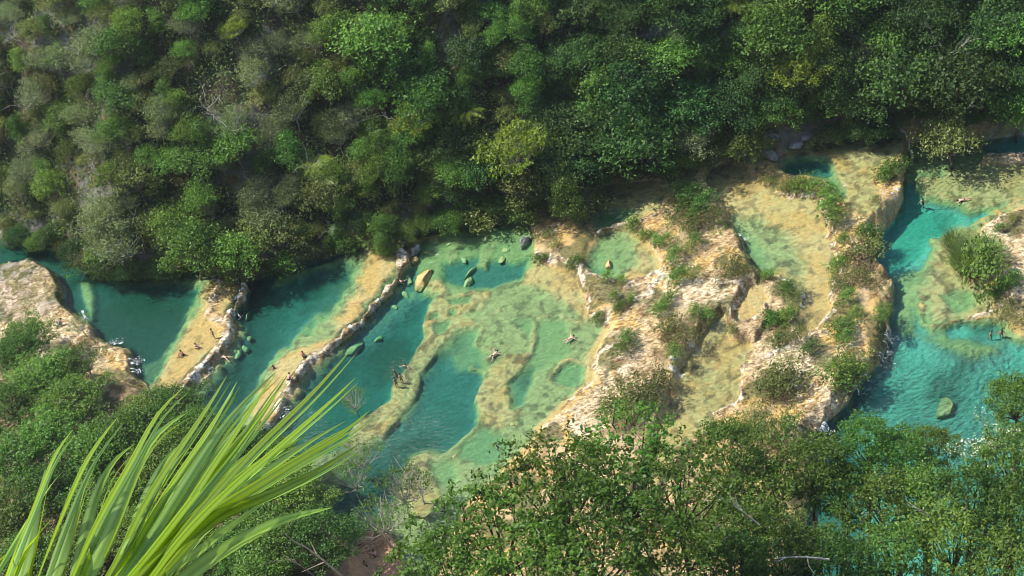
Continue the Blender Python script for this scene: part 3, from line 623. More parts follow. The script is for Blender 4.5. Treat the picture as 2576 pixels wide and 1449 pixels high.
def place_tree(protos, name, x, y, z, rz, sc, label, cat, group=None, tilt=(0, 0)):
    tm, cm = protos
    e_ = bpy.data.objects.new(name, None); COL.objects.link(e_); e_.empty_display_size = .5
    e_.location = (x, y, z); e_.rotation_euler = (tilt[0], tilt[1], rz); e_.scale = (sc[0], sc[0], sc[1])
    tag(e_, label, cat, group)
    if tm: link('trunk', tm, e_)
    if cm: link('crown', cm, e_)
    return e_

LM = {
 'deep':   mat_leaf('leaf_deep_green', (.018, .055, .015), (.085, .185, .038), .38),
 'mid':    mat_leaf('leaf_mid_green', (.045, .115, .02), (.17, .30, .055), .4),
 'yel':    mat_leaf('leaf_yellow_green', (.10, .18, .02), (.26, .32, .035), .4, tint=.08),
 'olive':  mat_leaf('leaf_olive', (.075, .105, .03), (.23, .28, .08)),
 'grey':   mat_leaf('leaf_grey_green', (.09, .13, .055), (.22, .27, .12)),
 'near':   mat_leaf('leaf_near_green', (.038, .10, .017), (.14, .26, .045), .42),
 'leafy':  mat_leaf('leaf_large_green', (.055, .145, .022), (.155, .30, .05), .48, .45),
 'brown':  mat_leaf('leaf_brown', (.12, .085, .04), (.22, .17, .08)),
 'grass':  mat_leaf('grass_blades', (.22, .32, .10), (.50, .60, .28), .4),
}
# (trunk, crown) meshes; the hillside kinds
TP = {}
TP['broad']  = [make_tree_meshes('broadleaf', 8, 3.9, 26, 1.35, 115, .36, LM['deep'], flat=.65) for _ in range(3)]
TP['green']  = [make_tree_meshes('greenleaf', 7.5, 3.4, 22, 1.25, 115, .34, LM['mid'], flat=.65) for _ in range(3)]
TP['yellow'] = [make_tree_meshes('yellowleaf', 7.5, 3.8, 30, .85, 150, .34, LM['yel'], PALEBARK, flat=.6, bare=1)]
TP['olive']  = [make_tree_meshes('oliveleaf', 5.5, 2.6, 20, .95, 130, .28, LM['olive'], flat=.7) for _ in range(2)]
TP['grey']   = [make_tree_meshes('greyleaf', 6.5, 3.4, 24, 1.0, 110, .28, LM['grey'], PALEBARK, flat=.65, bare=1) for _ in range(2)]
TP['vine']   = [make_tree_meshes('vineclad', 8, 2.0, 20, 1.0, 140, .30, LM['mid'], flat=1.1, umbrella=1.5) for _ in range(2)]
TP['shrub']  = [make_tree_meshes('shrub', 2.2, 1.1, 12, .6, 230, .20, LM['mid'], flat=.8, base_frac=.2, umbrella=1.1) for _ in range(2)]
TP['dryshrub'] = [make_tree_meshes('dryshrub', 1.8, 1.1, 12, .55, 220, .18, LM['olive'], flat=.75, base_frac=.2, umbrella=1.1) for _ in range(2)]
TP['ratty'] = [make_tree_meshes('rattyshrub', 1.2, 1.2, 12, .5, 230, .16, LM['brown'], flat=.6, base_frac=.2, umbrella=1.0)]
TP['canopy'] = [make_tree_meshes('canopy', 9, 4.4, 52, .85, 180, .29, LM['mid'], flat=.6, umbrella=.7) for _ in range(3)]
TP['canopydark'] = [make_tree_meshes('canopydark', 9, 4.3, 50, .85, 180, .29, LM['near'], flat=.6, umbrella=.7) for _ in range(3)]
TP['sparse'] = [make_tree_meshes('sparse', 8, 3.6, 16, .7, 120, .27, LM['mid'], PALEBARK, flat=.7, umbrella=.5, bare=2)]

def bare_tree_mesh(name, Hh, spread, n, mat, curve=.3):
    tb = MB()
    p = [np.array([0, 0, -.5])]
    for k in range(6): p.append(p[-1]+np.array([rng.normal()*.14*curve*3, rng.normal()*.14, Hh*.6/6+.08]))
    w = Hh*.013
    tb.tube(p, [w*1.2, w*1.1, w, w*.95, w*.9, w*.8, w*.7], 5)
    def br(a, d, L, w, lv):
        q = [a]
        for k in range(3): d = d+rng.normal(size=3)*.25; d /= np.linalg.norm(d); q.append(q[-1]+d*L/3)
        tb.tube(q, [w, w*.8, w*.6, w*.35], 4)
        if lv: 
            for k in (1, 2, 3):
                br(q[k], d+rng.normal(size=3)*.6, L*.55, w*.5, lv-1)
    for i in range(n):
        az = i*2.4+rng.random(); br(p[3+i % 4], np.array([math.cos(az)*spread, math.sin(az)*spread, .6]), Hh*.42, w*.6, 2)
    return tb.mesh(name, mat)
DEADM = [bare_tree_mesh('dead_tree', 7, .9, 5, PALEBARK), bare_tree_mesh('dead_tree', 7, .5, 3, PALEBARK, .6), bare_tree_mesh('dead_tree', 5, 1.2, 8, PALEBARK)]

def plant_at(px, py, kind, crown_h, sc, label, cat='tree', name='tree', group=None, rz=None, tilt=(0, 0), v=None, hs=1.0, dz=0.0):
    """crown_h: how far above its base the crown that is seen here sits (before scaling)"""
    x, y, z = hit(px, py, crown_h*sc*hs)
    pr = TP[kind]; pr = pr[rng.integers(len(pr)) if v is None else v % len(pr)]
    return place_tree(pr, name, x, y, z-.1+dz, rng.random()*6.28 if rz is None else rz, (sc, sc*hs), label, cat, group, tilt)

# ------------------------------------------------------------------ the opposite hillside: individual trees
HILL_LABELS = {
 'broad': ('dark green broadleaf tree packed into the shaded canopy of the far hillside', 'dark broadleaf trees on the far hillside'),
 'green': ('mid green rounded tree packed into the canopy of the far hillside', 'mid green trees on the far hillside'),
 'olive': ('small olive tree with thin foliage on the scrubby far hillside', 'olive scrub trees on the far hillside'),
 'grey': ('dull grey green tree with pale twigs on the scrubby far hillside', 'grey green trees on the far hillside'),
 'vine': ('narrow tree draped in green vines on the steep far hillside', 'vine draped trees on the far hillside'),
}
HILL_SHORT = {'broad': 'dark broadleaf tree', 'green': 'mid green rounded tree', 'olive': 'small olive tree', 'grey': 'dull grey green tree', 'vine': 'narrow vine draped tree'}
ANCH = [(290, 600, 'the broad grey overhanging tree'), (470, 615, 'the bright overhanging tree'), (700, 590, 'the bushy olive brown tree'), (1300, 365, 'the big yellow green tree'), (930, 90, 'the big light green tree'),
        (1060, 235, 'the bright mid slope tree'), (1580, 215, 'the dense domed tree'), (2010, 150, 'the lime feathery tree'), (2390, 80, 'the large bare branched tree'), (2390, 335, 'the yellow flecked tree'),
        (520, 250, 'the tall leaning pale trunk'), (40, 80, 'the corner bare trunk'), (1740, 340, 'the grey twiggy tree'), (1160, 120, 'the pale dead trunk high up'), (820, 480, 'the feathery olive tree'), (250, 400, 'the spreading pale bare branches'), (1690, 30, 'the mossy bare branched tree')]
used = {}
def anchor_label(short, px, py):
    a = min(ANCH, key=lambda q: (q[0]-px)**2+(q[1]-py)**2); dx, dy = px-a[0], py-a[1]; d = math.hypot(dx, dy)
    w = ('above' if dy < -.4*d else 'below' if dy > .4*d else ''); h = ('left' if dx < -.4*d else 'right' if dx > .4*d else '')
    rel = (w+' and '+h+' of' if w and h else w if w else h+' of')
    for far in (('close ', 'just ') if d < 90 else ('well ', 'far ')):
        s_ = f"{short} {far}{rel} {a[2]}"
        if s_ not in used: break
    s_ = ' '.join(s_.split()[:16]) if len(s_.split()) > 16 else s_
    used[s_] = 1
    return s_
special = [
 (290, 600, 'grey', 1.25, 'broad grey green tree with bare pale branches leaning over the upper left pool'),
 (215, 650, 'grey', .6, 'small pale twiggy tree hanging over the narrow channel at the left'),
 (470, 615, 'green', 1.1, 'rounded bright green tree hanging over the upper left pool'),
 (430, 560, 'green', .9, 'bright green tree just uphill of the tree that hangs over the upper left pool'),
 (600, 640, 'green', 1.0, 'drooping green tree overhanging the thin dam between the two left pools'),
 (700, 590, 'olive', 1.15, 'bushy olive brown tree on the grey rock bank above the second pool'),
 (660, 560, 'olive', 1.1, 'olive tree with feathery tips behind the overhanging green tree'),
 (1300, 365, 'yellow', 1.15, 'large yellow green tree with pale forked branches in the middle of the slope'),
 (1400, 415, 'yellow', .75, 'smaller yellow tipped tree beside the large yellow green tree'),
 (1300, 460, 'olive', 1.2, 'leafy olive tree hanging below the large yellow green tree'),
 (1420, 490, 'vine', .9, 'dark vine draped tree reaching down to the far bank'),
 (930, 90, 'green', 1.25, 'large light green tree high on the slope left of centre'),
 (980, 150, 'green', .9, 'light green tree just below the large light green one high on the slope'),
 (1060, 235, 'green', 1.05, 'bright green tree halfway up the slope in the middle of the wood'),
 (1040, 290, 'yellow', .75, 'fresh green wide crowned tree left of the large yellow green tree'),
 (1580, 215, 'broad', 1.2, 'dense dark green domed tree in the shaded wood right of centre'),
 (1500, 230, 'vine', 1.1, 'tall column of leafy vines beside the dense domed tree'),
 (1600, 330, 'broad', 1.25, 'dark green large leaved tree above the shaded recess of the bank'),
 (1480, 330, 'broad', 1.15, 'dark green tree just right of the large yellow green tree'),
 (1950, 70, 'green', 1.2, 'tall green tree with light edges in the upper right wood'),
 (2010, 150, 'yellow', 1.0, 'lime green tree with feathery foliage in the upper right wood'),
 (2060, 180, 'green', .9, 'bright green tree under the lime green feathery tree'),
 (2160, 110, 'grey', .9, 'pale grey green rounded tree among darker trees at the upper right'),
 (2250, 190, 'broad', 1.3, 'wide dark green tree over the right hand pools'),
 (2400, 200, 'broad', 1.3, 'wide green canopy tree near the bare branched tree at the upper right'),
 (2480, 180, 'yellow', .8, 'yellow green topped tree beside the bare branched tree'),
 (2550, 80, 'green', 1.1, 'sunlit green tree in the top right corner of the wood'),
 (2560, 260, 'green', 1.1, 'green tree overhanging the dark water at the right edge'),
 (2390, 335, 'olive', 1.35, 'olive green tree with yellow leaves hanging over the upper right pool'),
 (2310, 240, 'green', .95, 'bright green hanging tree above the fallen trunk'),
 (1740, 340, 'grey', .9, 'grey twiggy tree above the green hump of the middle terrace'),
 (1960, 285, 'green', .85, 'small bright green tree above the grey boulders of the bank'),
 (1870, 360, 'green', .8, 'leafy green tree over the dark slot beside the long pool'),
 (340, 440, 'olive', 1.2, 'pale olive tree low on the left slope'),
 (820, 480, 'olive', 1.0, 'feathery olive tree low on the slope above the second pool'),
 (590, 70, 'yellow', .5, 'small bright green sunlit tree high on the left slope'),
 (250, 540, 'grey', .9, 'grey green tree uphill of the broad tree by the narrow channel'),
]
KH = {'broad': 6.2, 'green': 5.8, 'yellow': 6, 'olive': 4.3, 'grey': 5, 'vine': 5, 'shrub': 1.2, 'dryshrub': 1.0, 'canopy': 6.8, 'canopydark': 6.8, 'sparse': 6, 'ratty': .6}
for px, py, k, sc, lab in special:
    plant_at(px, py, k, KH[k], sc, lab, name='overhanging_tree' if py > 550 else 'broadleaf_tree')
pts = [(s_[0], s_[1]) for s_ in special]
def bank_y(px):
    return np.interp(px, [b[0] for b in BANK[2:-2]], [b[1] for b in BANK[2:-2]])
tries = 0; count = 0
while tries < 6000 and count < 285:
    tries += 1
    px = rng.uniform(-60, 2640); lim = bank_y(px)
    py = rng.uniform(-80, lim-35-25*(px > 1450))
    sp = 43+17*(px > 1400)
    if any((px-a)**2+((py-b)*1.1)**2 < (sp*(.8 if i < len(special) else 1))**2 for i, (a, b) in enumerate(pts)): continue
    if 1640 < px < 1850 and 40 < py < 110: continue
    u = rng.random()
    if px < 900: k = 'olive' if u < .34 else 'grey' if u < .60 else 'vine' if u < .8 else 'green'
    elif px < 1450: k = 'green' if u < .3 else 'olive' if u < .5 else 'vine' if u < .75 else 'broad'
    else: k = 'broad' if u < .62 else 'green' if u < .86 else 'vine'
    near_bank = lim-py < 110
    sc = rng.uniform(.55, .86)*(.7 if near_bank else 1)*(1.12 if px > 1450 else .92)
    x, y, z = hit(px, py, KH[k]*sc)
    if z < 2.0 and y < 100: continue
    lab, grp = HILL_LABELS[k]; lab = anchor_label(HILL_SHORT[k], px, py)
    e_ = place_tree(TP[k][rng.integers(len(TP[k]))], 'hillside_tree', x, y, z-.1, rng.random()*6.28, (sc, sc), lab, 'tree', grp)
    e_.scale = (sc*rng.uniform(.7, 1.35), sc*rng.uniform(.7, 1.25), sc*rng.uniform(.8, 1.15)); e_.rotation_euler[0] = rng.normal()*.12
    pts.append((px, py)); count += 1
print('hill trees', count)

# undergrowth that nobody could count, growing on the hillside
def scatter(name, label, mask_fn, n, size, mat, lift=(0.05, 1.0), xr=None, yr=None, clump=None, up=.8):
    x = rng.uniform(*xr, n); y = rng.uniform(*yr, n)
    m = mask_fn(x, y); x, y = x[m], y[m]
    z = ground_z(x, y)
    P = np.stack([x, y, z+lift[0]+(lift[1]-lift[0])*rng.random(len(x))**1.3*(.4+1.2*fbm(x, y, 2.0, 2, 12, 3))], 1)
    N = rng.normal(size=(len(x), 3))*.6+np.array([-.1, -.3, up])
    V, Fc = leaf_quads(P, N, size)
    return tag(link(name, mesh_from(name, V, Fc, mat)), label, 'undergrowth', kind='stuff')
def gval(A, x, y):
    i = np.clip(np.searchsorted(XS, x), 0, len(XS)-1); j = np.clip(np.searchsorted(YS, y), 0, len(YS)-1); return A[i, j]
MH = LM_under = mat_leaf('undergrowth_leaf', (.05, .10, .026), (.19, .27, .075), .38)
vis = lambda x, y: (lambda q: (q[:, 0] > -80) & (q[:, 0] < 2660) & (q[:, 1] > -100))(project(np.stack([x, y, ground_z(x, y)], 1)))
scatter('hillside_undergrowth', 'tangled dull green undergrowth covering the far hillside between the trees',
        lambda x, y: (gval(hillmask, x, y) > .6) & vis(x, y) & (gval(outc, x, y) < .45) & (fbm(x, y, 5, 3, 3, 3) > .33) & (gval(sdH, x, y) > .8), 520000, .33, MH, (0, 3.2), (-110, 75), (120, 260))
scatter('bank_shrubbery', 'low dark shrubs and creepers along the foot of the far bank',
        lambda x, y: (gval(sdH, x, y) > .1) & (gval(sdH, x, y) < 6) & vis(x, y) & (gval(outc, x, y) < .5) & (fbm(x, y, 3, 3, 13, 3) > .36), 330000, .27, LM['mid'], (0, 2.2), (-110, 75), (120, 260))

# small palms among the trees
def palm_mesh(Hh, nf, L):
    tb = MB(); tb.tube([np.array([0, 0, -.3]), np.array([.1, 0, Hh*.5]), np.array([0, .1, Hh])], [.12, .09, .07], 6)
    V = []; Fc = []; k = 0
    for i in range(nf):
        az = i*2.4; up_ = .3+.9*rng.random(); d = np.array([math.cos(az), math.sin(az), 0]); sd_ = np.array([-d[1], d[0], 0])
        for t in np.linspace(.08, 1, 15):
            c = np.array([0, 0, Hh])+d*L*t+np.array([0, 0, L*(up_*t-1.1*t*t)])
            for g_ in (-1, 1):
                ll = L*.34*math.sin(min(1, t*1.15)*2.7+.25); e_ = c+sd_*g_*ll+d*ll*.5-np.array([0, 0, ll*.3])
                V += [c-d*.03, (c+e_)/2+d*.05, e_, (c+e_)/2-d*.05]; Fc.append([k, k+1, k+2, k+3]); k += 4
    return tb.mesh('palm_trunk', BARK), mesh_from('palm_crown', np.array(V), Fc, LM['grass'] if Hh < 3 else LM['yel'])
TP['palm'] = [palm_mesh(2.6, 13, 2.3), palm_mesh(3.4, 15, 2.6)]; KH['palm'] = 2.9
for px, py, v, lab in [(818, 452, 0, 'pale palm with yellowed fronds low on the slope above the second pool'), (800, 425, 1, 'second small palm just uphill of the yellowed one'), (1850, 22, 1, 'palm with yellow fronds at the top edge right of centre'),
                       (1720, 95, 0, 'small palm beside the grey rock outcrop'), (1180, 300, 1, 'small palm between crowns uphill of the large yellow green tree')]:
    plant_at(px, py, 'palm', 3.4, 1.0, lab, 'palm', 'palm_tree', v=v, dz=1.0)
# a row of shrubs and small trees leaning out along the foot of the far bank
bl = [b for b in BANK if -60 < b[0] < 2640]
i_ = 0
for px in np.arange(20, 2600, 27):
    if 1890 < px < 2055: continue
    k = ['green', 'vine', 'olive', 'shrub', 'broad', 'dryshrub'][int(rng.integers(6))]
    sc = {'shrub': 1.5, 'dryshrub': 1.5}.get(k, .42)*rng.uniform(.8, 1.25)
    py = bank_y(px)-rng.uniform(6, 34)
    nm_ = {'green': 'small green tree', 'vine': 'leafy vine clad stem', 'olive': 'low olive bush', 'shrub': 'bright low shrub', 'broad': 'small dark leaved tree', 'dryshrub': 'dry olive shrub'}[k]
    side = ['the narrow left channel', 'the upper left pool', 'the second pool', 'the curved dam head', 'the stony central pool', 'the ochre mound', 'the dim upper pool', 'the shaded recess', 'the long ochre pool', 'the upper right pool', 'the far right water'][int(np.searchsorted([180, 600, 900, 1020, 1340, 1480, 1690, 1800, 1890, 2280], px))]
    plant_at(px, py, k, KH[k]*.8, sc, f'{nm_} at the foot of the far bank by {side}', 'tree' if k in ('green', 'vine', 'broad') else 'shrub', 'bank_plant', 'plants along the foot of the far bank', tilt=(-.1, 0))
# pale leafless trees on the slope
for i, (px, py, v, sc, tl, lab) in enumerate([
  (520, 250, 1, 1.3, .35, 'tall pale leafless trunk leaning across the middle of the left slope'),
  (590, 310, 0, 1.1, .3, 'pale leafless tree with a forked top on the left slope'),
  (780, 400, 1, 1.2, .4, 'thin pale bare trunk left of centre on the slope'),
  (40, 80, 1, 1.2, .4, 'long pale bare trunk in the top left corner of the slope'),
  (240, 395, 2, 1.1, .2, 'spreading pale bare branches low on the left slope'),
  (280, 440, 0, 1.0, .2, 'pale bare crooked tree below the spreading bare branches'),
  (300, 320, 2, .9, .3, 'small bare twiggy tree in the middle of the left slope'),
  (1075, 385, 2, .9, .1, 'white bare forked branches left of the large yellow green tree'),
  (1690, 30, 2, 1.3, .1, 'grey mossy bare branched tree at the top right of centre'),
  (2390, 80, 2, 1.9, .1, 'large bare branched tree among green crowns at the upper right'),
  (1000, 300, 0, .8, .2, 'thin pale bare tree between light green crowns'),
  (1160, 120, 1, 1.0, .3, 'pale dead trunk high on the slope in the centre'),
  (860, 565, 1, .7, .9, 'fallen pale branch lying on the bank above the second pool'),
  (80, 250, 1, 1.2, .45, 'pale bare trunk near the left edge of the slope')]):
    x, y, z = hit(px, py, 4.5*sc)
    o = link('bare_tree', DEADM[v], None, (x, y, z+1.0)); o.rotation_euler = (0, -tl, rng.random()*1.0); o.scale = (sc*.72, sc*.72, sc*.85)
    tag(o, lab, 'tree')
# fallen trunk reaching from the bank into the upper right pool
def log_between(p0, z0, p1, z1, r, label, name='fallen_trunk'):
    a = at([p0], z0)[0]; b = at([p1], z1)[0]; A = np.array([a[0], a[1], z0]); B = np.array([b[0], b[1], z1])
    tb = MB(); q = [A+(B-A)*t+np.array([rng.normal()*.08, rng.normal()*.08, .12*math.sin(t*3.14)]) for t in np.linspace(0, 1, 9)]
    q = [k-A for k in q]
    tb.tube(q, [r*(1-.55*t) for t in np.linspace(0, 1, 9)], 8)
    for t in (3, 5, 6): tb.tube([q[t], q[t]+np.array([rng.normal()*.3, rng.normal()*.3, .4])], [r*.3, r*.12], 5)
    return tag(link(name, tb.mesh(name, PALEBARK, True), None, tuple(A)), label, 'log')
log_between((2252, 310), 3.2, (2285, 350), 0.4, .2, 'upper grey trunk fallen from the bank to the edge of the right pool')
log_between((2285, 352), 0.2, (2304, 443), -2.3, .16, 'lower pale trunk leaning from the ledge into the right pool')

# ------------------------------------------------------------------ plants on the terraces
terr = [ # px, py, kind, scale, label
 (2460, 660, 'shrub', 2.3, 'leafy base of the big reed clump on the right hand shelf'),
 (1590, 560, 'shrub', .75, 'small green shrub on the rim between the two upper middle pools'),
 (1625, 590, 'shrub', .7, 'narrow green shrub right of the round upper middle pool'),
 (1645, 600, 'shrub', .6, 'second green shrub on the ledge right of the round upper middle pool'),
 (1445, 655, 'shrub', .7, 'green shrub on the lower lip of the ochre mound'),
 (1360, 650, 'shrub', .65, 'low green shrub at the left foot of the ochre mound'),
 (1375, 590, 'dryshrub', .7, 'dry shrub on the left side of the ochre mound'),
 (1400, 610, 'dryshrub', .6, 'dry shrub beside the wet boulders left of the ochre mound'),
 (1525, 690, 'shrub', .6, 'pale green shrub on the lower rim of the round upper middle pool'),
 (1562, 700, 'shrub', .55, 'pale green tuft right of the shrub on the rim of the round pool'),
 (1545, 738, 'shrub', .5, 'small round shrub on the brown shelf left of the middle mass'),
 (1565, 765, 'shrub', .6, 'green shrub pair on the shelf below the round pool'),
 (1550, 775, 'shrub', .5, 'little green shrub left of the yellow weeds on the shelf'),
 (1585, 750, 'shrub', .5, 'green tuft by the pale crust below the round pool'),
 (1503, 795, 'shrub', .5, 'small green bush at the tip of the ochre lobe in the central pool'),
 (1573, 840, 'shrub', .75, 'upper bush of the upright green pair left of the middle mass'),
 (1573, 865, 'shrub', .85, 'lower bush of the upright green pair left of the middle mass'),
 (1672, 600, 'shrub', .75, 'green shrub at the top of the middle mass near the yellow weeds'),
 (1690, 640, 'shrub', .9, 'dark green shrub in the upper part of the middle mass'),
 (1715, 625, 'dryshrub', .9, 'dry brown shrub in the upper part of the middle mass'),
 (1745, 600, 'shrub', .8, 'low green shrub on the grassy head of the middle mass'),
 (1705, 690, 'shrub', 1.0, 'round green shrub on the sparkling crust of the middle mass'),
 (1740, 690, 'dryshrub', .8, 'olive shrub right of the round green one on the sparkling crust'),
 (1835, 670, 'dryshrub', 1.1, 'olive bush on the right brink of the middle mass'),
 (1860, 680, 'dryshrub', .8, 'olive bush leaning toward the long ochre pool'),
 (1930, 690, 'shrub', .7, 'dark green shrub at the lower end of the long ochre pool'),
 (1980, 720, 'shrub', .9, 'green shrub draped over the end of the middle mass'),
 (2000, 735, 'dryshrub', .9, 'olive shrub draped over the end of the middle mass'),
 (1680, 750, 'shrub', .75, 'green shrub on the pale crust in the middle of the mass'),
 (1660, 775, 'shrub', .8, 'green shrub left of the dark thicket on the middle mass'),
 (1695, 810, 'dryshrub', 1.1, 'dark olive thicket on the sloping middle mass'),
 (1715, 840, 'dryshrub', 1.1, 'dark thicket right above the little waterfall'),
 (1745, 780, 'shrub', .8, 'green shrub at the upper edge of the dark thicket'),
 (1775, 790, 'shrub', .7, 'green shrub overlooking the lower ochre pool'),
 (1680, 850, 'ratty', 1.2, 'brown dry shrub on the steep side of the middle mass'),
 (1690, 885, 'shrub', .9, 'dark shrub on the brink left of the little waterfall'),
 (1560, 1000, 'dryshrub', 1.5, 'large dry grassy bush left on the knoll above the lower ochre pool'),
 (1600, 985, 'dryshrub', 1.6, 'large green grassy bush in the middle of the knoll'),
 (1640, 965, 'dryshrub', 1.3, 'grassy bush on the top right of the knoll'),
 (1590, 1030, 'dryshrub', 1.4, 'grassy bush at the foot of the knoll'),
 (1535, 1025, 'shrub', .9, 'green bush at the left foot of the knoll'),
 (1650, 1010, 'dryshrub', 1.1, 'grassy bush on the brink of the knoll over the pool'),
 (1945, 800, 'shrub', .9, 'green shrub between the ledge pool and the long ochre pool'),
 (1980, 790, 'shrub', 1.0, 'larger green shrub right beside the lower end of the long pool'),
 (1960, 850, 'shrub', .8, 'small green shrub below the ledge pool'),
 (1993, 840, 'dryshrub', 1.2, 'round olive bush below the end of the long ochre pool'),
 (1845, 830, 'dryshrub', .6, 'green tuft at the lower left corner of the ledge pool'),
 (1935, 790, 'shrub', .7, 'dark green tuft on the crust right of the ledge pool'),
 (2035, 870, 'shrub', .7, 'small green shrub in the middle of the right mass'),
 (1960, 940, 'dryshrub', 1.5, 'large dark bush left of the lower right mass'),
 (1990, 960, 'dryshrub', 1.5, 'large dry bush in the lower part of the right mass'),
 (1950, 980, 'ratty', 1.5, 'brown bush below the large dark one on the right mass'),
 (1920, 950, 'dryshrub', .9, 'small bush at the rim of the lower ochre pool'),
 (2120, 930, 'shrub', 1.5, 'bright green leafy bush on the lower brink of the right mass'),
 (2145, 950, 'shrub', 1.2, 'second bright green bush on the lower brink of the right mass'),
 (2130, 900, 'dryshrub', .9, 'olive bush just above the bright green pair on the brink'),
 (2120, 820, 'shrub', 1.0, 'green bush on the middle of the right mass'),
 (2125, 845, 'shrub', .9, 'green bush just below another on the middle of the right mass'),
 (2150, 780, 'shrub', .6, 'small green bush on white crust of the right mass'),
 (2210, 790, 'shrub', .8, 'green bush at the right brink of the right mass'),
 (2225, 775, 'shrub', .6, 'little bush at the very edge of the cliff of the right mass'),
 (2140, 690, 'dryshrub', 1.2, 'olive bush beside the orange crust on the right mass'),
 (2115, 710, 'dryshrub', .9, 'small olive bush left of the orange crust'),
 (2130, 740, 'shrub', .8, 'green bush below the orange crust'),
 (2150, 640, 'ratty', 1.6, 'big brown and green bush at the notch of the right cliff'),
 (2170, 620, 'dryshrub', 1.4, 'olive bush at the notch of the right cliff'),
 (2110, 660, 'shrub', .9, 'green bush on the inner side of the right mass'),
 (2180, 580, 'shrub', .9, 'bright green bush on the white crust of the right mass'),
 (2195, 595, 'shrub', .8, 'bright green bush right of another on the white crust'),
 (2120, 595, 'shrub', .45, 'tiny bush alone on white crust of the right mass'),
 (2100, 540, 'shrub', 1.0, 'dark bush at the lower end of the hedge above the long pool'),
 (2085, 510, 'shrub', 1.1, 'dark bush in the middle of the hedge above the long pool'),
 (2080, 480, 'shrub', 1.0, 'dark bush at the corner of the hedge above the long pool'),
 (2050, 465, 'shrub', .9, 'dark bush in the top stretch of the hedge above the long pool'),
 (2010, 460, 'shrub', .9, 'dark bush in the left stretch of the hedge above the long pool'),
 (1970, 465, 'dryshrub', .9, 'dark dry bush at the left end of the hedge above the long pool'),
 (1935, 450, 'dryshrub', .7, 'dry tuft left of the hedge above the long pool'),
 (2245, 420, 'shrub', 1.2, 'dark green bush on the ledge beside the leaning trunk'),
 (2225, 435, 'shrub', .9, 'dark green bush left on the ledge beside the leaning trunk'),
 (2200, 500, 'dryshrub', .5, 'tiny tuft on the ochre shelf above the right cliff'),
 (2520, 720, 'shrub', 1.0, 'green shrub right of the inner pool on the shelf'),
 (2545, 700, 'shrub', 1.0, 'green shrub at the right edge above the shelf'),
 (2500, 735, 'shrub', .7, 'small green shrub above the inner pool'),
 (2525, 775, 'dryshrub', 1.0, 'olive shrub on the lower bar of the shelf'),
 (2570, 800, 'dryshrub', .9, 'olive shrub at the right edge on the lower bar'),
 (2515, 570, 'shrub', .6, 'small green shrub above the reed clump'),
 (2550, 545, 'dryshrub', .6, 'brown tuft at the right edge above the reed clump'),
 (1710, 470, 'shrub', 1.0, 'dark shrub at the head of the green hump'),
 (1740, 480, 'shrub', 1.1, 'dark shrub in the shadow on the green hump'),
 (1770, 500, 'shrub', 1.1, 'dark shrub right on the green hump'),
 (1720, 510, 'shrub', 1.0, 'shrub in the middle of the green hump'),
 (1780, 540, 'dryshrub', 1.1, 'shrub on the right shoulder of the green hump'),
 (1750, 530, 'shrub', 1.1, 'leafy shrub in the centre of the green hump'),
 (1700, 545, 'dryshrub', .9, 'olive shrub on the lower left of the green hump'),
 (1745, 565, 'dryshrub', 1.0, 'olive shrub at the foot of the green hump'),
 (985, 628, 'shrub', .7, 'green shrub at the head of the long curved dam'),
 (960, 615, 'shrub', .8, 'green shrub on the bank beside the head of the curved dam'),
 (190, 880, 'dryshrub', .8, 'small shrub on the sunlit left rocks'),
 (1890, 1070, 'dryshrub', 1.3, 'dry bush where the lower ochre pool meets the trees'),
 (1930, 1090, 'dryshrub', 1.3, 'dark dry bush below the large bushes of the right mass'),
 (1980, 1080, 'shrub', 1.4, 'green bush beside the small stream of the right mass'),
 (1800, 1075, 'dryshrub', .8, 'small olive bush at the corner of the lower ochre pool'),
]
for px, py, k, sc, lab in terr:
    e_ = plant_at(px, py, k, KH[k], sc*1.15, lab, 'shrub', 'shrub', hs=.8)
    e_.scale = (e_.scale[0]*rng.uniform(.95, 1.5), e_.scale[1]*rng.uniform(.7, .95), e_.scale[2]); e_.rotation_euler[2] = rng.uniform(.2, 1.3)
# reeds: one big clump, blades curving outwards
def reed_mesh(n, L, spread, w=.05):
    V = []; Fc = []
    for i in range(n):
        az = rng.random()*6.28; r0 = rng.random()**.5*spread; L_ = L*(.6+.6*rng.random()); out = .3+.9*rng.random()
        b = np.array([math.cos(az)*r0, math.sin(az)*r0*.8, 0]); d = np.array([math.cos(az+rng.normal()*.5), math.sin(az+rng.normal()*.5), 0])
        sd_ = np.array([-d[1], d[0], 0])*w
        k0 = len(V)
        for t in (0, .35, .7, 1.0):
            c = b+d*out*L_*t*t*.7+np.array([0, 0, L_*(t-.35*t*t*out)])
            ww = sd_*(1-t)+.004; V += [c-ww, c+ww]
        for t in range(3): Fc.append([k0+2*t, k0+2*t+1, k0+2*t+3, k0+2*t+2])
    return mesh_from('reeds', V, Fc, LM['grass'])
x, y, z = hit(2450, 640, 1.0)
tag(link('reed_clump', reed_mesh(2200, 2.6, 2.7, .05), None, (x, y, z-.1)), 'large clump of tall pale green reeds on the right hand shelf', 'reeds')
x, y, z = hit(2400, 600, .6)
tag(link('reed_clump', reed_mesh(500, 2.0, 1.2), None, (x, y, z-.1)), 'loose outlying reeds left of the large reed clump', 'reeds')

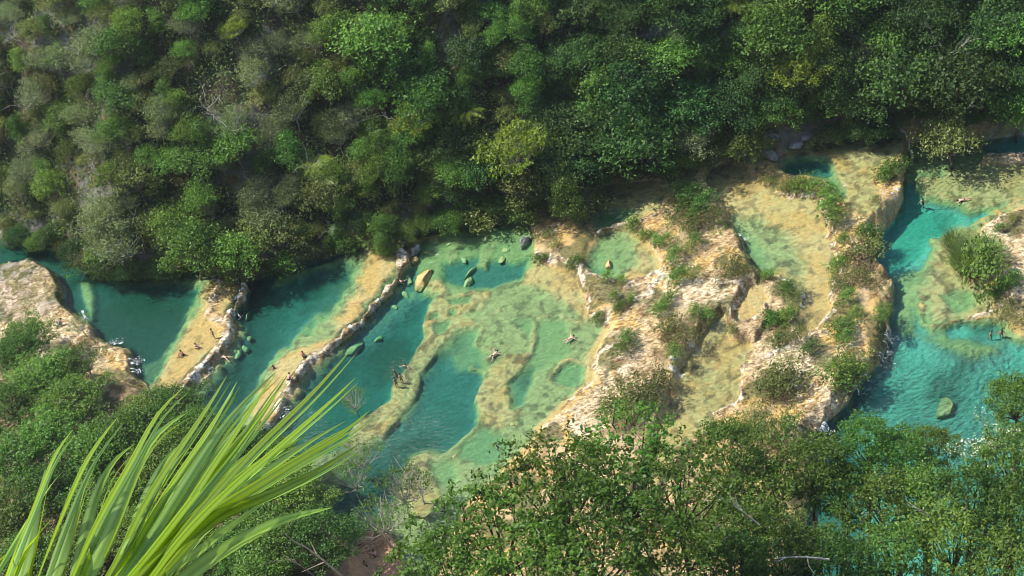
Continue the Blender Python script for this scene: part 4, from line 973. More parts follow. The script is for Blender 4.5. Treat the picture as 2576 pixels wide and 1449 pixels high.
def inpoly(poly, zp):
    w = at(poly, zp)
    return lambda x, y: sdist(w, x, y) > .4*(fbm(x, y, 1.2, 3, 3, 7)-.5)*4
hump = inpoly([(1640, 470), (1700, 445), (1770, 460), (1810, 500), (1830, 560), (1810, 600), (1740, 610), (1690, 590), (1660, 540)], 3)
scatter('hump_ground_cover', 'dense low green plants covering the hump at the head of the middle mass', lambda x, y: hump(x, y) & (fbm(x, y, 1.5, 3, 9, 9) > .42), 60000, .2, LM['mid'], (0, .6), (5, 45), (130, 200))
masses = inpoly(MASS_R+MASS_L, 1)
scatter('terrace_weeds', 'thin scattered weeds rooted in the travertine crust of the terraces',
        lambda x, y: masses(x, y) & (gval(depth, x, y) < -.1) & (fbm(x, y, 2.6, 4, 2, 5) > .56), 260000, .16, LM['olive'], (0, .4), (0, 62), (92, 200))
lm_ = inpoly([(-100, 660), (100, 655), (170, 740), (250, 840), (340, 900), (370, 960), (-100, 960)], 4)
scatter('left_rock_weeds', 'grey green weeds and lichen tufts on the left rocks', lambda x, y: lm_(x, y) & (fbm(x, y, 2.2, 4, 22, 5) > .55), 90000, .16, LM['grey'], (0, .3), (-100, -30), (120, 200))

# ------------------------------------------------------------------ trees on the near side, bottom left
NL = [
 (60, 850, 'canopy', .85, 'rounded green tree on the left rocks near the left edge'), (25, 890, 'canopydark', .8, 'dark green tree at the left edge of the rocks'),
 (200, 810, 'sparse', .5, 'small thin tree beside the blue bundle on the left rocks'), (165, 930, 'canopy', .8, 'bright green tree in the middle of the left rocks'),
 (215, 900, 'sparse', .8, 'open branched tree on the sunlit left rocks'), (90, 950, 'canopy', .95, 'pale green bushy tree below the rounded one at the left'),
 (30, 1010, 'canopydark', .95, 'dark tree at the left edge below the rocks'), (180, 1010, 'canopy', 1.0, 'fresh green tree under the open branched one'),
 (120, 1080, 'canopy', 1.0, 'green tree crossed by the upper palm blades at the left'), (440, 1030, 'canopy', .95, 'green crown at the right end of the left wood by the first dam'),
 (370, 1035, 'canopy', .8, 'green crown directly below the sunlit rock point'), (310, 1090, 'canopy', 1.0, 'large green crown in the middle of the left wood'),
 (480, 1080, 'canopydark', .9, 'dark green crown under the palm tips by the second pool'), (230, 1140, 'canopydark', 1.0, 'shaded crown between palm blades in the left wood'),
 (40, 1150, 'canopy', 1.0, 'light green crown at the left edge halfway down'), (400, 1150, 'canopydark', 1.0, 'dark crown behind the thick of the palm blades'),
 (560, 1120, 'canopydark', .85, 'dark crown just left of the curved dam end'), (120, 1220, 'canopydark', 1.0, 'dark crown low in the left wood behind pale blades'),
 (20, 1290, 'canopy', 1.0, 'green crown near the lower left corner'), (240, 1260, 'canopy', 1.0, 'green crown behind the widest palm blades'),
 (60, 1400, 'canopy', 1.0, 'crown in the lower left corner behind the palm'), (200, 1380, 'canopy', 1.0, 'light crown at the bottom left between blades'),
 (640, 1120, 'canopydark', .7, 'small dark crown at the foot of the curved dam'), (700, 1150, 'canopy', .7, 'crown beside the rippled water below the curved dam'),
 (730, 1230, 'canopy', .9, 'bright green crown right of the palm blades'), (640, 1240, 'canopy', .95, 'green crown behind the right palm blades'),
 (800, 1340, 'canopydark', 1.0, 'dark green crown over the shaded inlet at the bottom'), (700, 1350, 'canopydark', 1.0, 'dark crown under the lowest palm blade'),
 (590, 1380, 'canopy', .9, 'yellowish green crown below the palm blades'), (480, 1400, 'canopydark', .95, 'dark crown at the bottom behind the palm stalks'),
 (640, 1440, 'canopydark', .9, 'dark crown at the bottom edge under the lowest blade'), (350, 1330, 'canopy', .9, 'crown hidden behind the dense middle of the palm'), 
 (780, 1270, 'canopy', .7, 'leafy crown on the shore of the rippled water'), (540, 1260, 'canopy', .9, 'crown behind the centre right of the palm blades')]
for px, py, k, sc, lab in NL:
    plant_at(px, py, k, KH[k], sc, lab, 'tree', 'bank_tree', hs=.8)
for px, py, sc, lab in [(905, 1140, .8, 'thin crooked tree with pale branches at the tip of the submerged ridge'), (890, 1010, .55, 'leafy twigs in front of the submerged ridge by the palm tips'),
                        (1000, 1230, .95, 'open branched tree over the rippled water at the bottom'), (960, 1300, .9, 'open tree with bright tufts above the people at the bottom'),
                        (1050, 1220, .6, 'small leafy crown right of the open branched tree'), (880, 1200, .7, 'pale twiggy tree over the rippled water')]:
    plant_at(px, py, 'sparse', 6, sc, lab, 'tree', 'open_tree')

# ------------------------------------------------------------------ near slope trees, bottom right (closer to the camera)
TP['nearbig'] = [make_tree_meshes('nearslope', 11, 5.4, 95, .66, 120, .33, LM['leafy'], DARKBARK, flat=.5, umbrella=.22, gap=.12, limbs=.2) for _ in range(3)]
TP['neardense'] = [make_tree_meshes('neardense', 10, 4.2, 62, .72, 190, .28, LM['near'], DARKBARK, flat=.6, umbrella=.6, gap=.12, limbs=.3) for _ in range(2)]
TP['nearlight'] = [make_tree_meshes('nearlight', 10, 4.2, 62, .72, 190, .27, LM['mid'], DARKBARK, flat=.6, umbrella=.6, gap=.12, limbs=.3) for _ in range(2)]
def near_at(px, py, rng_m, kind, sc, label, name='near_tree'):
    """crown centre seen at (px, py) at a distance along the view; the trunk stands on the ground below it"""
    d = rays([(px, py)])[0]; P = CAM+d*rng_m
    x, y = P[0], P[1]; g = float(ground_z(x, y)[0])
    Hc = P[2]-g; ch = {'nearbig': 9.3, 'neardense': 7.8, 'nearlight': 7.8}[kind]
    zs = max(Hc/ch, .3)
    pr = TP[kind][rng.integers(len(TP[kind]))]
    e_ = bpy.data.objects.new(name, None); COL.objects.link(e_); e_.location = (x, y, g-.1)
    rz = rng.random()*6.28; e_.rotation_euler = (0, 0, rz)
    tag(e_, label, 'tree')
    # the crown keeps its shape; a straight bole carries it up from the slope
    t = link('trunk', pr[0], e_); c = link('crown', pr[1], e_)
    lift = Hc-ch*sc
    for q in (t, c): q.scale = (sc, sc, sc); q.location = (0, 0, max(lift, 0))
    if lift > 0:
        tb = MB(); r = .26*sc
        k = [np.array([.5*math.sin(t_*3), .3*math.sin(t_*5), lift*t_+(-.5 if t_ == 0 else .3 if t_ == 1 else 0)])*[1-t_, 1-t_, 1] for t_ in np.linspace(0, 1, 6)]
        tb.tube(k, [r*(1.4-.45*t_) for t_ in np.linspace(0, 1, 6)], 8)
        link('bole', tb.mesh('bole', BARK, True), e_)
    return e_
for px, py, D_, k, sc, lab in [
  (1240, 1330, 118, 'nearbig', 1.0, 'large leaved green tree at the lower centre beside the shore'),
  (1400, 1230, 120, 'nearbig', 1.0, 'large leaved green tree crown reaching toward the central pool'),
  (1560, 1190, 122, 'nearbig', 1.05, 'large leaved green tree crown below the grassy knoll'),
  (1700, 1230, 120, 'nearbig', .9, 'large leaved green crown below the lower ochre pool'),
  (1480, 1370, 116, 'nearbig', 1.0, 'large leaved green crown at the bottom centre'),
  (1680, 1400, 118, 'nearbig', .8, 'sparse green crown with bright rock behind at the bottom'),
  (1130, 1430, 116, 'nearbig', .8, 'green crown at the bottom beside the people on the shore'),
  (1330, 1450, 114, 'nearbig', .9, 'green crown cut by the bottom edge left of centre'),
  (1840, 1130, 138, 'neardense', .8, 'green crown at the left of the lower right wood'),
  (1900, 1230, 138, 'neardense', 1.0, 'deep green crown in front of the right mass'),
  (2040, 1180, 140, 'neardense', .9, 'dark green crown at the end of the right mass'),
  (1820, 1340, 134, 'neardense', 1.0, 'green crown left of the forked bare branch'),
  (1960, 1380, 132, 'neardense', 1.0, 'green crown behind the forked bare branch'),
  (2180, 1110, 142, 'neardense', .75, 'dark crown top reaching over the turquoise pool'),
  (2260, 1150, 142, 'neardense', .8, 'dark crown tips in the middle of the turquoise pool'),
  (2340, 1120, 144, 'neardense', .6, 'narrow crown tip rising before the rippled turquoise water'),
  (2120, 1240, 140, 'neardense', .85, 'dark green crown right of the brushy gap in the lower right wood'),
  (2230, 1270, 138, 'nearlight', .95, 'light green crown in the middle of the lower right wood'),
  (2330, 1250, 138, 'nearlight', .9, 'light green crown right of the middle of the lower right wood'),
  (2440, 1250, 136, 'nearlight', .95, 'light green crown below the white flowering bush'),
  (2540, 1170, 138, 'nearlight', .95, 'light green crown at the right edge by the flowering bush'),
  (2550, 1300, 134, 'neardense', 1.0, 'dark crown at the right edge of the lower right wood'),
  (2400, 1360, 132, 'nearlight', 1.0, 'light green crown above the lower right corner'),
  (2250, 1400, 132, 'nearlight', .9, 'green crown at the bottom of the lower right wood'),
  (2530, 1430, 130, 'nearlight', 1.0, 'crown in the lower right corner'),
  (2090, 1430, 130, 'neardense', .9, 'dark crown at the bottom beneath the long bare branch'),
  (1850, 1440, 128, 'neardense', 1.0, 'dark green crown at the bottom right of centre'),
  (2560, 1000, 142, 'neardense', .7, 'dark green crown at the right edge beside turquoise water')]:
    near_at(px, py, D_, k, sc, lab)
# white flowering bush
fm = mat_leaf('white_petals', (.75, .70, .66), (.85, .80, .72), .2, tint=.03)
x_ = rays([(2480, 1130)])[0]*140+CAM
cl = [(rng.normal(size=3)*[1.5, 1.2, .7], .55) for _ in range(22)]
e_ = bpy.data.objects.new('flowering_tree', None); COL.objects.link(e_)
gz = float(ground_z(x_[0], x_[1])[0]); e_.location = (x_[0], x_[1], gz)
tag(e_, 'tree covered in small white flowers above the turquoise water at the right', 'tree')
V, Fc = crown_leaves(cl, 150, .17, .8); c_ = link('crown', mesh_from('crown', V, Fc, LM['mid']), e_, (0, 0, x_[2]-gz))
V, Fc = crown_leaves([(c, r*1.1) for c, r in cl], 70, .12, .8, asp=.9); link('blossom', mesh_from('blossom', V, Fc, fm), e_, (0, 0, x_[2]-gz))
tb = MB(); tb.tube([np.array([0, 0, -.3]), np.array([.3, 0, (x_[2]-gz)*.5]), np.array([0, 0, x_[2]-gz])], [.25, .2, .1], 7)
for c, r in cl: tb.tube([np.array([0, 0, x_[2]-gz-1.2]), c+[0, 0, x_[2]-gz]], [.06, .02], 4)
link('trunk', tb.mesh('trunk', BARK), e_)
# bare branches sticking out of the near crowns
def branch(px0, py0, px1, py1, D_, r, lab, forks=3):
    A = CAM+rays([(px0, py0)])[0]*D_; B = CAM+rays([(px1, py1)])[0]*(D_-1.0)
    tb = MB(); q = [(A+(B-A)*t)+np.array([0, 0, .25*math.sin(t*3.1)])-A for t in np.linspace(0, 1, 6)]
    tb.tube(q, [r*(1-.7*t) for t in np.linspace(0, 1, 6)], 6)
    L = np.linalg.norm(B-A)
    for k in range(forks):
        s0 = q[2+k % 4]; d = (B-A)/L+rng.normal(size=3)*.6; tb.tube([s0, s0+d*L*.2, s0+d*L*.35+rng.normal(size=3)*.15], [r*.5, r*.35, r*.12], 5)
    return tag(link('bare_branch', tb.mesh('bare_branch', BARK if r > .12 or 'thinner' in lab else PALEBARK, True), None, tuple(A)), lab, 'branch')  # darker bark puts the shade on the bottom trunks into their colour
branch(1910, 1320, 1808, 1250, 128, .07, 'pale forked dead branch in the lower right wood', 6)
branch(2085, 1408, 1950, 1405, 124, .10, 'long pale dead branch at the bottom right', 3)
branch(2340, 1300, 2285, 1272, 130, .05, 'short pale dead branch amid light green crowns', 2)
branch(860, 1449, 760, 1370, 150, .15, 'thick grey trunk leaning in shade at the bottom', 3)
branch(790, 1449, 720, 1400, 150, .07, 'thinner grey branch in shade at the bottom left of the thick one', 3)
# ------------------------------------------------------------------ boulders
def rock_mat(name, c1, c2, c3):
    m, n, l = newmat(name)
    o = n.new('ShaderNodeOutputMaterial'); b = n.new('ShaderNodeBsdfPrincipled'); g = n.new('ShaderNodeNewGeometry')
    a = n.new('ShaderNodeTexNoise'); a.inputs['Scale'].default_value = 1.7; a.inputs['Detail'].default_value = 8; a.inputs['Roughness'].default_value = .7
    l.new(g.outputs['Position'], a.inputs['Vector'])
    r = n.new('ShaderNodeValToRGB'); r.color_ramp.elements[0].position = .36; r.color_ramp.elements[1].position = .64
    r.color_ramp.elements[0].color = c1+(1,); r.color_ramp.elements[1].color = c3+(1,); q = r.color_ramp.elements.new(.5); q.color = c2+(1,)
    l.new(a.outputs[0], r.inputs[0]); l.new(r.outputs[0], b.inputs['Base Color'])
    bp = n.new('ShaderNodeBump'); bp.inputs['Distance'].default_value = .15; bp.inputs['Strength'].default_value = .8
    l.new(a.outputs[0], bp.inputs['Height']); l.new(bp.outputs[0], b.inputs['Normal']); b.inputs['Roughness'].default_value = .75
    l.new(b.outputs[0], o.inputs[0]); return m
RM = {'ochre': rock_mat('ochre_rock', (.34, .22, .08), (.56, .36, .13), (.64, .45, .2)), 'silt': rock_mat('silted_rock', (.38, .34, .15), (.54, .47, .21), (.60, .53, .27)),
      'grey': rock_mat('grey_limestone', (.10, .095, .09), (.28, .27, .26), (.46, .44, .42)), 'pale': rock_mat('pale_crust', (.35, .22, .12), (.6, .48, .36), (.78, .66, .52))}
def boulder(p0, p1, wpx, top, mk, label, lvl=None, ang=.35, group=None, squash=None):
    zl = L3 if lvl is None else lvl
    top = top*DS-.18 if top < 0 else top
    a, b = at([p0, p1], zl+min(top, 0)*.5); c = (a+b)/2; d = b-a; L = np.linalg.norm(d)/2*1.08+.05; wid = wpx/19/2
    bed = float(ground_z(c[0], c[1])[0]); zt = zl+top; hz = max((zt-bed)*.8, .3)
    bm = bmesh.new(); bmesh.ops.create_icosphere(bm, subdivisions=4, radius=1)
    o_ = rng.random(3)*50
    pl = [(Vector(rng.normal(size=3)).normalized(), .58+.30*rng.random()) for _ in range(15)]
    for v in bm.verts:
        p = v.co.normalized()
        for nrm, dd_ in pl:
            s_ = p.dot(nrm)
            if s_ > dd_: p = p-nrm*(s_-dd_)*.8
        n_ = float(fbm(p.x*2+p.z, p.y*2-p.z, .9, 4, o_[0], o_[1]))
        v.co = p*(.86+.34*(n_-.3))
    for v in bm.verts: v.co = Vector((v.co.x*L, v.co.y*wid, v.co.z*hz))
    me = bpy.data.meshes.new('boulder'); bm.to_mesh(me); bm.free(); me.materials.append(RM[mk])
    me.polygons.foreach_set('use_smooth', np.ones(len(me.polygons), bool))
    o = link('boulder', me, None, (c[0], c[1], zt-hz*.9)); o.rotation_euler = (0, 0, math.atan2(d[1], d[0]))
    return tag(o, label, 'boulder', group)
B = [((1078, 668), (1048, 726), 42, .22, 'ochre', 'big ochre boulder with wet top rising from the central pool by the curved dam'),
 ((1052, 618), (1038, 642), 24, .9, 'grey', 'grey tipped boulder standing in water near the far bank'),
 ((1046, 642), (1038, 660), 22, .1, 'ochre', 'ochre foot stone just below the grey tipped boulder'),
 ((1330, 590), (1308, 624), 22, .7, 'grey', 'pointed grey and ochre boulder left of the ochre mound'),
 ((1187, 688), (1168, 718), 22, -.45, 'silt', 'submerged oval boulder in the grey part of the central pool'),
 ((1198, 659), (1165, 694), 10, -.5, 'silt', 'long thin slab lying under water in the central pool'),
 ((1270, 638), (1255, 658), 17, -.25, 'silt', 'rounded submerged boulder below the pointed one'),
 ((1262, 620), (1278, 628), 18, -.3, 'silt', 'square submerged boulder above the rounded one'),
 ((1210, 602), (1228, 590), 16, -.3, 'silt', 'light submerged boulder close to the far bank'),
 ((1170, 600), (1198, 596), 14, -.35, 'silt', 'flat submerged boulder left of the light one by the bank'),
 ((1060, 632), (1084, 628), 18, -.2, 'ochre', 'ochre submerged boulder right of the grey tipped one'),
 ((1090, 640), (1108, 632), 20, -.5, 'silt', 'greenish submerged boulder right of the ochre one'),
 ((1068, 660), (1100, 650), 14, -.6, 'silt', 'pale submerged slab above the big ochre boulder'),
 ((1020, 682), (1030, 708), 18, -.7, 'silt', 'submerged boulder left of the big ochre boulder'),
 ((1008, 726), (1024, 740), 18, -.9, 'silt', 'green submerged boulder at the foot of the curved dam'),
 ((985, 760), (998, 770), 14, -1.1, 'silt', 'small green submerged boulder below the curved dam'),
 ((930, 812), (945, 795), 16, -1.2, 'silt', 'submerged boulder in the shade of the curved dam'),
 ((908, 848), (862, 886), 30, -.9, 'silt', 'large mossy submerged boulder below the curved dam'),
 ((940, 850), (960, 835), 14, -1.5, 'silt', 'faint submerged boulder in the deep teal water'),
 ((1282, 1068), (1294, 1060), 15, -.05, 'ochre', 'ochre stone on the lower rubble ridge of the central pool'),
 ((1145, 1138), (1138, 1150), 12, -.1, 'ochre', 'small brown stone where the lower ridges meet'),
 ((1262, 1080), (1272, 1086), 9, -.3, 'silt', 'small stone beside the lower rubble ridge'),
 ((1160, 640), (1172, 655), 16, -.6, 'silt', 'submerged stone on the light ridge near the far bank'),
 ((1120, 612), (1140, 606), 16, -.3, 'silt', 'submerged stone near the bank left of the light ridge'),
 ((1300, 588), (1312, 580), 12, -.3, 'silt', 'submerged stone behind the pointed boulder'),
 ((1010, 658), (1016, 668), 10, -.2, 'silt', 'small stone at the head of the gap by the curved dam'),
 ((760, 820), (775, 812), 10, -1.0, 'silt', 'small submerged stone in the second pool')]
for b in B: boulder(*b)
boulder((1528, 652), (1532, 674), 20, .15, 'ochre', 'round ochre boulder alone in the round upper pool', L4)
for i, q in enumerate([((1515, 528), (1532, 522), 12), ((1530, 536), (1545, 528), 10), ((1548, 545), (1566, 536), 12), ((1500, 540), (1512, 534), 9)]):
    boulder(*q, -.25, 'silt', ['pale flat stone at the top of the stone group in the dim upper pool', 'second pale stone of the group in the dim upper pool', 'largest right hand stone of the group in the dim upper pool', 'small left stone of the group in the dim upper pool'][i], L5)
boulder((1646, 540), (1651, 548), 8, .4, 'grey', 'white stone on the rim between the upper middle pools', L5)
for q, lab in [(((620, 838), (626, 850), 15), 'upper stone of the submerged stones by the first dam'), (((608, 862), (618, 874), 15), 'middle stone of the submerged stones by the first dam'),
               (((592, 872), (604, 884), 14), 'lower stone of the submerged stones by the first dam'), (((624, 776), (612, 798), 9), 'narrow slab sunk in the dark part of the second pool'), (((585, 895), (600, 880), 18), 'mossy slab next to the swimmer below the first dam')]:
    boulder(*q, -.9, 'silt', lab, L2)
boulder((2393, 984), (2366, 1046), 44, -.45, 'silt', 'big pale block under the rippled turquoise water', LB)
boulder((1900, 375), (1958, 404), 30, 1.2, 'grey', 'pale grey boulder at the left of the bank group above the long pool', LT)
boulder((1925, 330), (1965, 385), 46, 2.6, 'grey', 'largest grey bank boulder above the long pool', LT)
boulder((1985, 385), (2020, 368), 26, 1.3, 'grey', 'cracked pale boulder on the bank right of the largest one', LT)
boulder((2018, 372), (2052, 350), 30, 1.6, 'grey', 'right hand grey boulder of the bank group above the long pool', LT)
boulder((2150, 350), (2170, 345), 20, 1.0, 'grey', 'shaded grey boulder on the bank of the upper right pool', LT)
boulder((2250, 300), (2275, 290), 34, 2.2, 'grey', 'dark boulder beside the upper fallen trunk', LT)
boulder((0, 596), (50, 606), 40, 2.0, 'grey', 'weathered grey rock at the left end of the far bank', LA)
boulder((1008, 596), (1032, 590), 16, .9, 'grey', 'mossy grey rock where the curved dam meets the bank', L3)
boulder((1385, 598), (1405, 590), 14, .9, 'pale', 'pinkish stone at the left side of the ochre mound', L3)
boulder((1400, 640), (1420, 630), 16, .7, 'ochre', 'ochre stone in the wet gap of the mound', L3)
boulder((1245, 556), (1258, 552), 12, 1.0, 'grey', 'pale stone half hidden by bank plants above the central pool', L3)
boulder((1005, 622), (1018, 614), 8, 1.0, 'pale', 'small white stone at the very head of the curved dam', L3)

# ------------------------------------------------------------------ white water
fo, n_, l_ = newmat('white_water')
o_ = n_.new('ShaderNodeOutputMaterial'); b_ = n_.new('ShaderNodeBsdfPrincipled'); b_.inputs['Base Color'].default_value = (.82, .86, .88, 1); b_.inputs['Roughness'].default_value = .35
g_ = n_.new('ShaderNodeNewGeometry'); a_ = n_.new('ShaderNodeTexNoise'); a_.inputs['Scale'].default_value = 4; l_.new(g_.outputs['Position'], a_.inputs['Vector'])
r_ = n_.new('ShaderNodeValToRGB'); r_.color_ramp.elements[0].position = .35; r_.color_ramp.elements[1].position = .6; r_.color_ramp.elements[0].color = (.15,)*3+(1,); l_.new(a_.outputs[0], r_.inputs[0])
t_ = n_.new('ShaderNodeBsdfTransparent'); m_ = n_.new('ShaderNodeMixShader'); l_.new(r_.outputs[0], m_.inputs[0]); l_.new(t_.outputs[0], m_.inputs[1]); l_.new(b_.outputs[0], m_.inputs[2]); l_.new(m_.outputs[0], o_.inputs[0])
def cascade(line, lvl, drop, wid, n, label, ribbons=10):
    """line: foot of the fall in the picture; thin falling strands from the crest and froth below"""
    w = at(line, lvl); tb = MB()
    seg = np.linalg.norm(np.diff(w, axis=0), axis=1); cum = np.concatenate([[0], np.cumsum(seg)])
    V = []; Fc = []
    c0 = w.mean(0)
    def pt(t): s_ = t*cum[-1]; return np.array([np.interp(s_, cum, w[:, 0]), np.interp(s_, cum, w[:, 1])])
    up = (w[-1]-w[0])/(np.linalg.norm(w[-1]-w[0])+1e-6); nrm = np.array([up[1], -up[0]])
    if nrm[0] < 0: nrm = -nrm          # falls run towards the right in this river
    k0 = 0
    for i in range(ribbons):
        t = rng.random(); p = pt(t); ww = .025+.045*rng.random()
        prof = [(-.55, drop+.06), (-.3, drop+.02), (-.1, drop*.6), (0.02, .05), (.12, .04)]
        for (s_, hh) in prof:
            q = p+nrm*s_; gz = float(ground_z(q[0], q[1])[0]); z_ = max(lvl+hh, gz+.04)
            V += [[q[0]-up[0]*ww, q[1]-up[1]*ww, z_], [q[0]+up[0]*ww, q[1]+up[1]*ww, z_]]
        for j in range(4): Fc.append([k0+2*j, k0+2*j+1, k0+2*j+3, k0+2*j+2])
        k0 += 10
    P = []
    n = int(n*.7)
    for i in range(n):
        p = pt(rng.random())+nrm*abs(rng.normal())*wid*1.8+rng.normal(size=2)*.08; P.append([p[0], p[1], lvl+.02+.04*rng.random()])
    V2, F2 = leaf_quads(np.array(P), rng.normal(size=(n, 3))*.12+[0, 0, 1], .11, .7)
    V = np.vstack([np.array(V).reshape(-1, 3), V2]); Fc = np.vstack([np.array(Fc).reshape(-1, 4), F2+k0]).astype(int)
    V = V-[c0[0], c0[1], lvl]
    return tag(link('waterfall', mesh_from('waterfall', V, Fc, fo), None, (c0[0], c0[1], lvl)), label, 'waterfall')
for a in [([(614, 732), (617, 742)], L2, .6, .25, 60, 'white spill at the top end of the first dam under the drooping branch', 6),
          ([(606, 752), (602, 764)], L2, .6, .2, 50, 'small spill below the top end of the first dam', 5),
          ([(588, 788), (580, 800)], L2, .6, .3, 70, 'white spill halfway down the first dam', 6),
          ([(528, 918), (508, 940), (492, 962)], L2, .6, .3, 200, 'long frothing fall at the lower end of the first dam', 22),
          ([(545, 700), (558, 718), (545, 736)], LS, .3, .12, 60, 'thin trickle over the narrow lip by the far bank', 6),
          ([(206, 800), (216, 796)], LA, .6, .3, 60, 'small spout from the left rocks into the upper left pool', 5),
          ([(272, 862), (300, 866), (312, 862)], LA, .4, .25, 90, 'white fall spreading off the middle of the left rocks', 8),
          ([(335, 905), (345, 920)], LA, .6, .3, 90, 'white fall at the lower corner of the left rocks', 8),
          ([(343, 930), (346, 940)], LA, .6, .2, 50, 'lowest small fall off the left rocks', 4),
          ([(1690, 912), (1706, 918)], LR0, 1.2, .3, 120, 'upper streak of the little waterfall below the dark thicket', 14),
          ([(1694, 948), (1702, 936)], LR0, 1.2, .3, 110, 'lower streak of the little waterfall below the dark thicket', 12),
          ([(1734, 888), (1748, 872)], LR0, 1.0, .25, 60, 'short spill right of the dark thicket', 5),
          ([(1870, 600), (1872, 606)], LR1, 1.0, .2, 40, 'thin white spout on the right brink of the middle mass', 4),
          ([(2262, 505), (2258, 512)], LB, 1.3, .2, 40, 'white spout falling from the ochre shelf into the right pool', 6),
          ([(2256, 516), (2252, 524)], LB, 2.4, .15, 40, 'second thin spout beside the white one above the right pool', 4),
          ([(2242, 832), (2232, 880), (2215, 925)], LB, .9, .5, 150, 'broken white water along the foot of the right cliff', 9),
          ([(2190, 955), (2158, 990)], LB, .9, .3, 50, 'scattered foam at the lower foot of the right cliff', 5),
          ([(2085, 1075), (2068, 1110)], LB, .9, .4, 90, 'foaming stream mouth beside the lower right wood', 14),
          ([(706, 1020), (696, 1050)], L3, .5, .4, 200, 'white fall at the lower end of the curved dam', 12),
          ([(737, 965), (731, 975)], L3, .5, .2, 40, 'small spill beside the person in pink under the curved dam', 4),
          ([(892, 826), (880, 838)], L3, .5, .15, 40, 'trickle halfway along the curved dam', 4),
          ([(985, 728), (978, 738)], L3, .5, .15, 30, 'trickle on the upper part of the curved dam', 3)]:
    cascade(*a)

# ------------------------------------------------------------------ people
SKIN = {'light': mat_plain('light_skin', (.62, .38, .28), .55, .06, 6), 'tan': mat_plain('tan_skin', (.42, .23, .14), .55, .06, 6), 'dark': mat_plain('dark_skin', (.22, .11, .06), .55, .06, 6)}
HAIR = mat_plain('dark_hair', (.02, .014, .01), .5, .2, 20)
CLOTH = {k: mat_plain('cloth_'+k, c, .8, .12, 15) for k, c in {'black': (.015, .015, .018), 'red': (.45, .06, .06), 'pink': (.80, .38, .42), 'blue': (.03, .07, .40), 'white': (.75, .74, .72), 'teal': (.1, .45, .5)}.items()}
POSE = {
 'stand': dict(pelvis=(0, 0, .92), chest=(0, .02, 1.28), neck=(0, .02, 1.46), head=(0, .04, 1.62), sh=.19, elL=(-.27, -.02, 1.17), haL=(-.26, .12, .93), elR=(.27, -.02, 1.17), haR=(.26, .12, .93),
               knL=(-.10, .04, .49), anL=(-.11, -.02, .08), toL=(-.12, .16, .03), knR=(.10, .02, .49), anR=(.12, -.04, .08), toR=(.14, .14, .03)),
 'wade': dict(pelvis=(0, 0, .92), chest=(0, .10, 1.25), neck=(0, .15, 1.42), head=(0, .20, 1.57), sh=.19, elL=(-.36, .22, 1.18), haL=(-.44, .42, 1.08), elR=(.36, .18, 1.16), haR=(.46, .34, 1.02),
               knL=(-.10, .14, .50), anL=(-.11, .10, .08), toL=(-.12, .28, .03), knR=(.12, -.04, .50), anR=(.12, -.22, .10), toR=(.13, -.06, .03)),
 'sit': dict(pelvis=(0, 0, .12), chest=(0, .06, .48), neck=(0, .11, .66), head=(0, .16, .81), sh=.19, elL=(-.26, .18, .42), haL=(-.18, .42, .42), elR=(.26, .18, .42), haR=(.18, .42, .42),
               knL=(-.14, .42, .40), anL=(-.12, .72, .07), toL=(-.13, .90, .05), knR=(.14, .42, .42), anR=(.12, .70, .07), toR=(.13, .88, .05)),
 'crouch': dict(pelvis=(0, -.05, .42), chest=(0, .18, .68), neck=(0, .30, .82), head=(0, .40, .93), sh=.19, elL=(-.25, .36, .55), haL=(-.12, .52, .38), elR=(.25, .36, .55), haR=(.12, .52, .38),
               knL=(-.15, .34, .46), anL=(-.13, .05, .08), toL=(-.14, .24, .03), knR=(.15, .34, .46), anR=(.13, .05, .08), toR=(.14, .24, .03)),
 'prone': dict(pelvis=(0, 0, 0), chest=(0, .36, .01), neck=(0, .54, .03), head=(0, .70, .06), sh=.19, elL=(-.34, .72, -.04), haL=(-.30, .98, -.06), elR=(.36, .30, -.08), haR=(.46, .06, -.12),
               knL=(-.12, -.42, -.04), anL=(-.10, -.82, -.02), toL=(-.10, -.98, -.06), knR=(.13, -.40, -.06), anR=(.15, -.80, -.06), toR=(.16, -.95, -.10)),
 'star': dict(pelvis=(0, 0, 0), chest=(0, .36, .02), neck=(0, .54, .03), head=(0, .70, .05), sh=.19, elL=(-.44, .62, 0), haL=(-.66, .78, -.02), elR=(.44, .58, 0), haR=(.68, .70, -.02),
               knL=(-.22, -.38, -.06), anL=(-.36, -.74, -.04), toL=(-.42, -.90, -.02), knR=(.24, -.36, -.06), anR=(.40, -.70, -.06), toR=(.46, -.86, -.04)),
 'tread': dict(pelvis=(0, 0, -.45), chest=(0, .10, -.08), neck=(0, .12, .08), head=(0, .14, .24), sh=.19, elL=(-.38, .24, -.02), haL=(-.52, .44, .01), elR=(.38, .24, -.02), haR=(.54, .40, .01),
               knL=(-.16, .10, -.85), anL=(-.14, -.16, -1.15), toL=(-.15, -.06, -1.25), knR=(.16, .2, -.85), anR=(.14, .0, -1.2), toR=(.15, .1, -1.3)),
}
def skinned(name, verts, edges, rad, mat, parent, sub=1):
    me = bpy.data.meshes.new(name); me.from_pydata([tuple(v) for v in verts], edges, [])
    o = bpy.data.objects.new(name, me); COL.objects.link(o)
    md = o.modifiers.new('skin', 'SKIN'); md.use_smooth_shade = True
    for i, r in enumerate(rad): me.skin_vertices[0].data[i].radius = (r, r)
    me.skin_vertices[0].data[0].use_root = True
    sb = o.modifiers.new('sub', 'SUBSURF'); sb.levels = sub; sb.render_levels = sub
    bpy.context.view_layer.update()
    dg = bpy.context.evaluated_depsgraph_get()
    nm = bpy.data.meshes.new_from_object(o.evaluated_get(dg)); nm.name = name
    o.modifiers.clear(); o.data = nm; nm.materials.clear(); nm.materials.append(mat); o.parent = parent
    return o
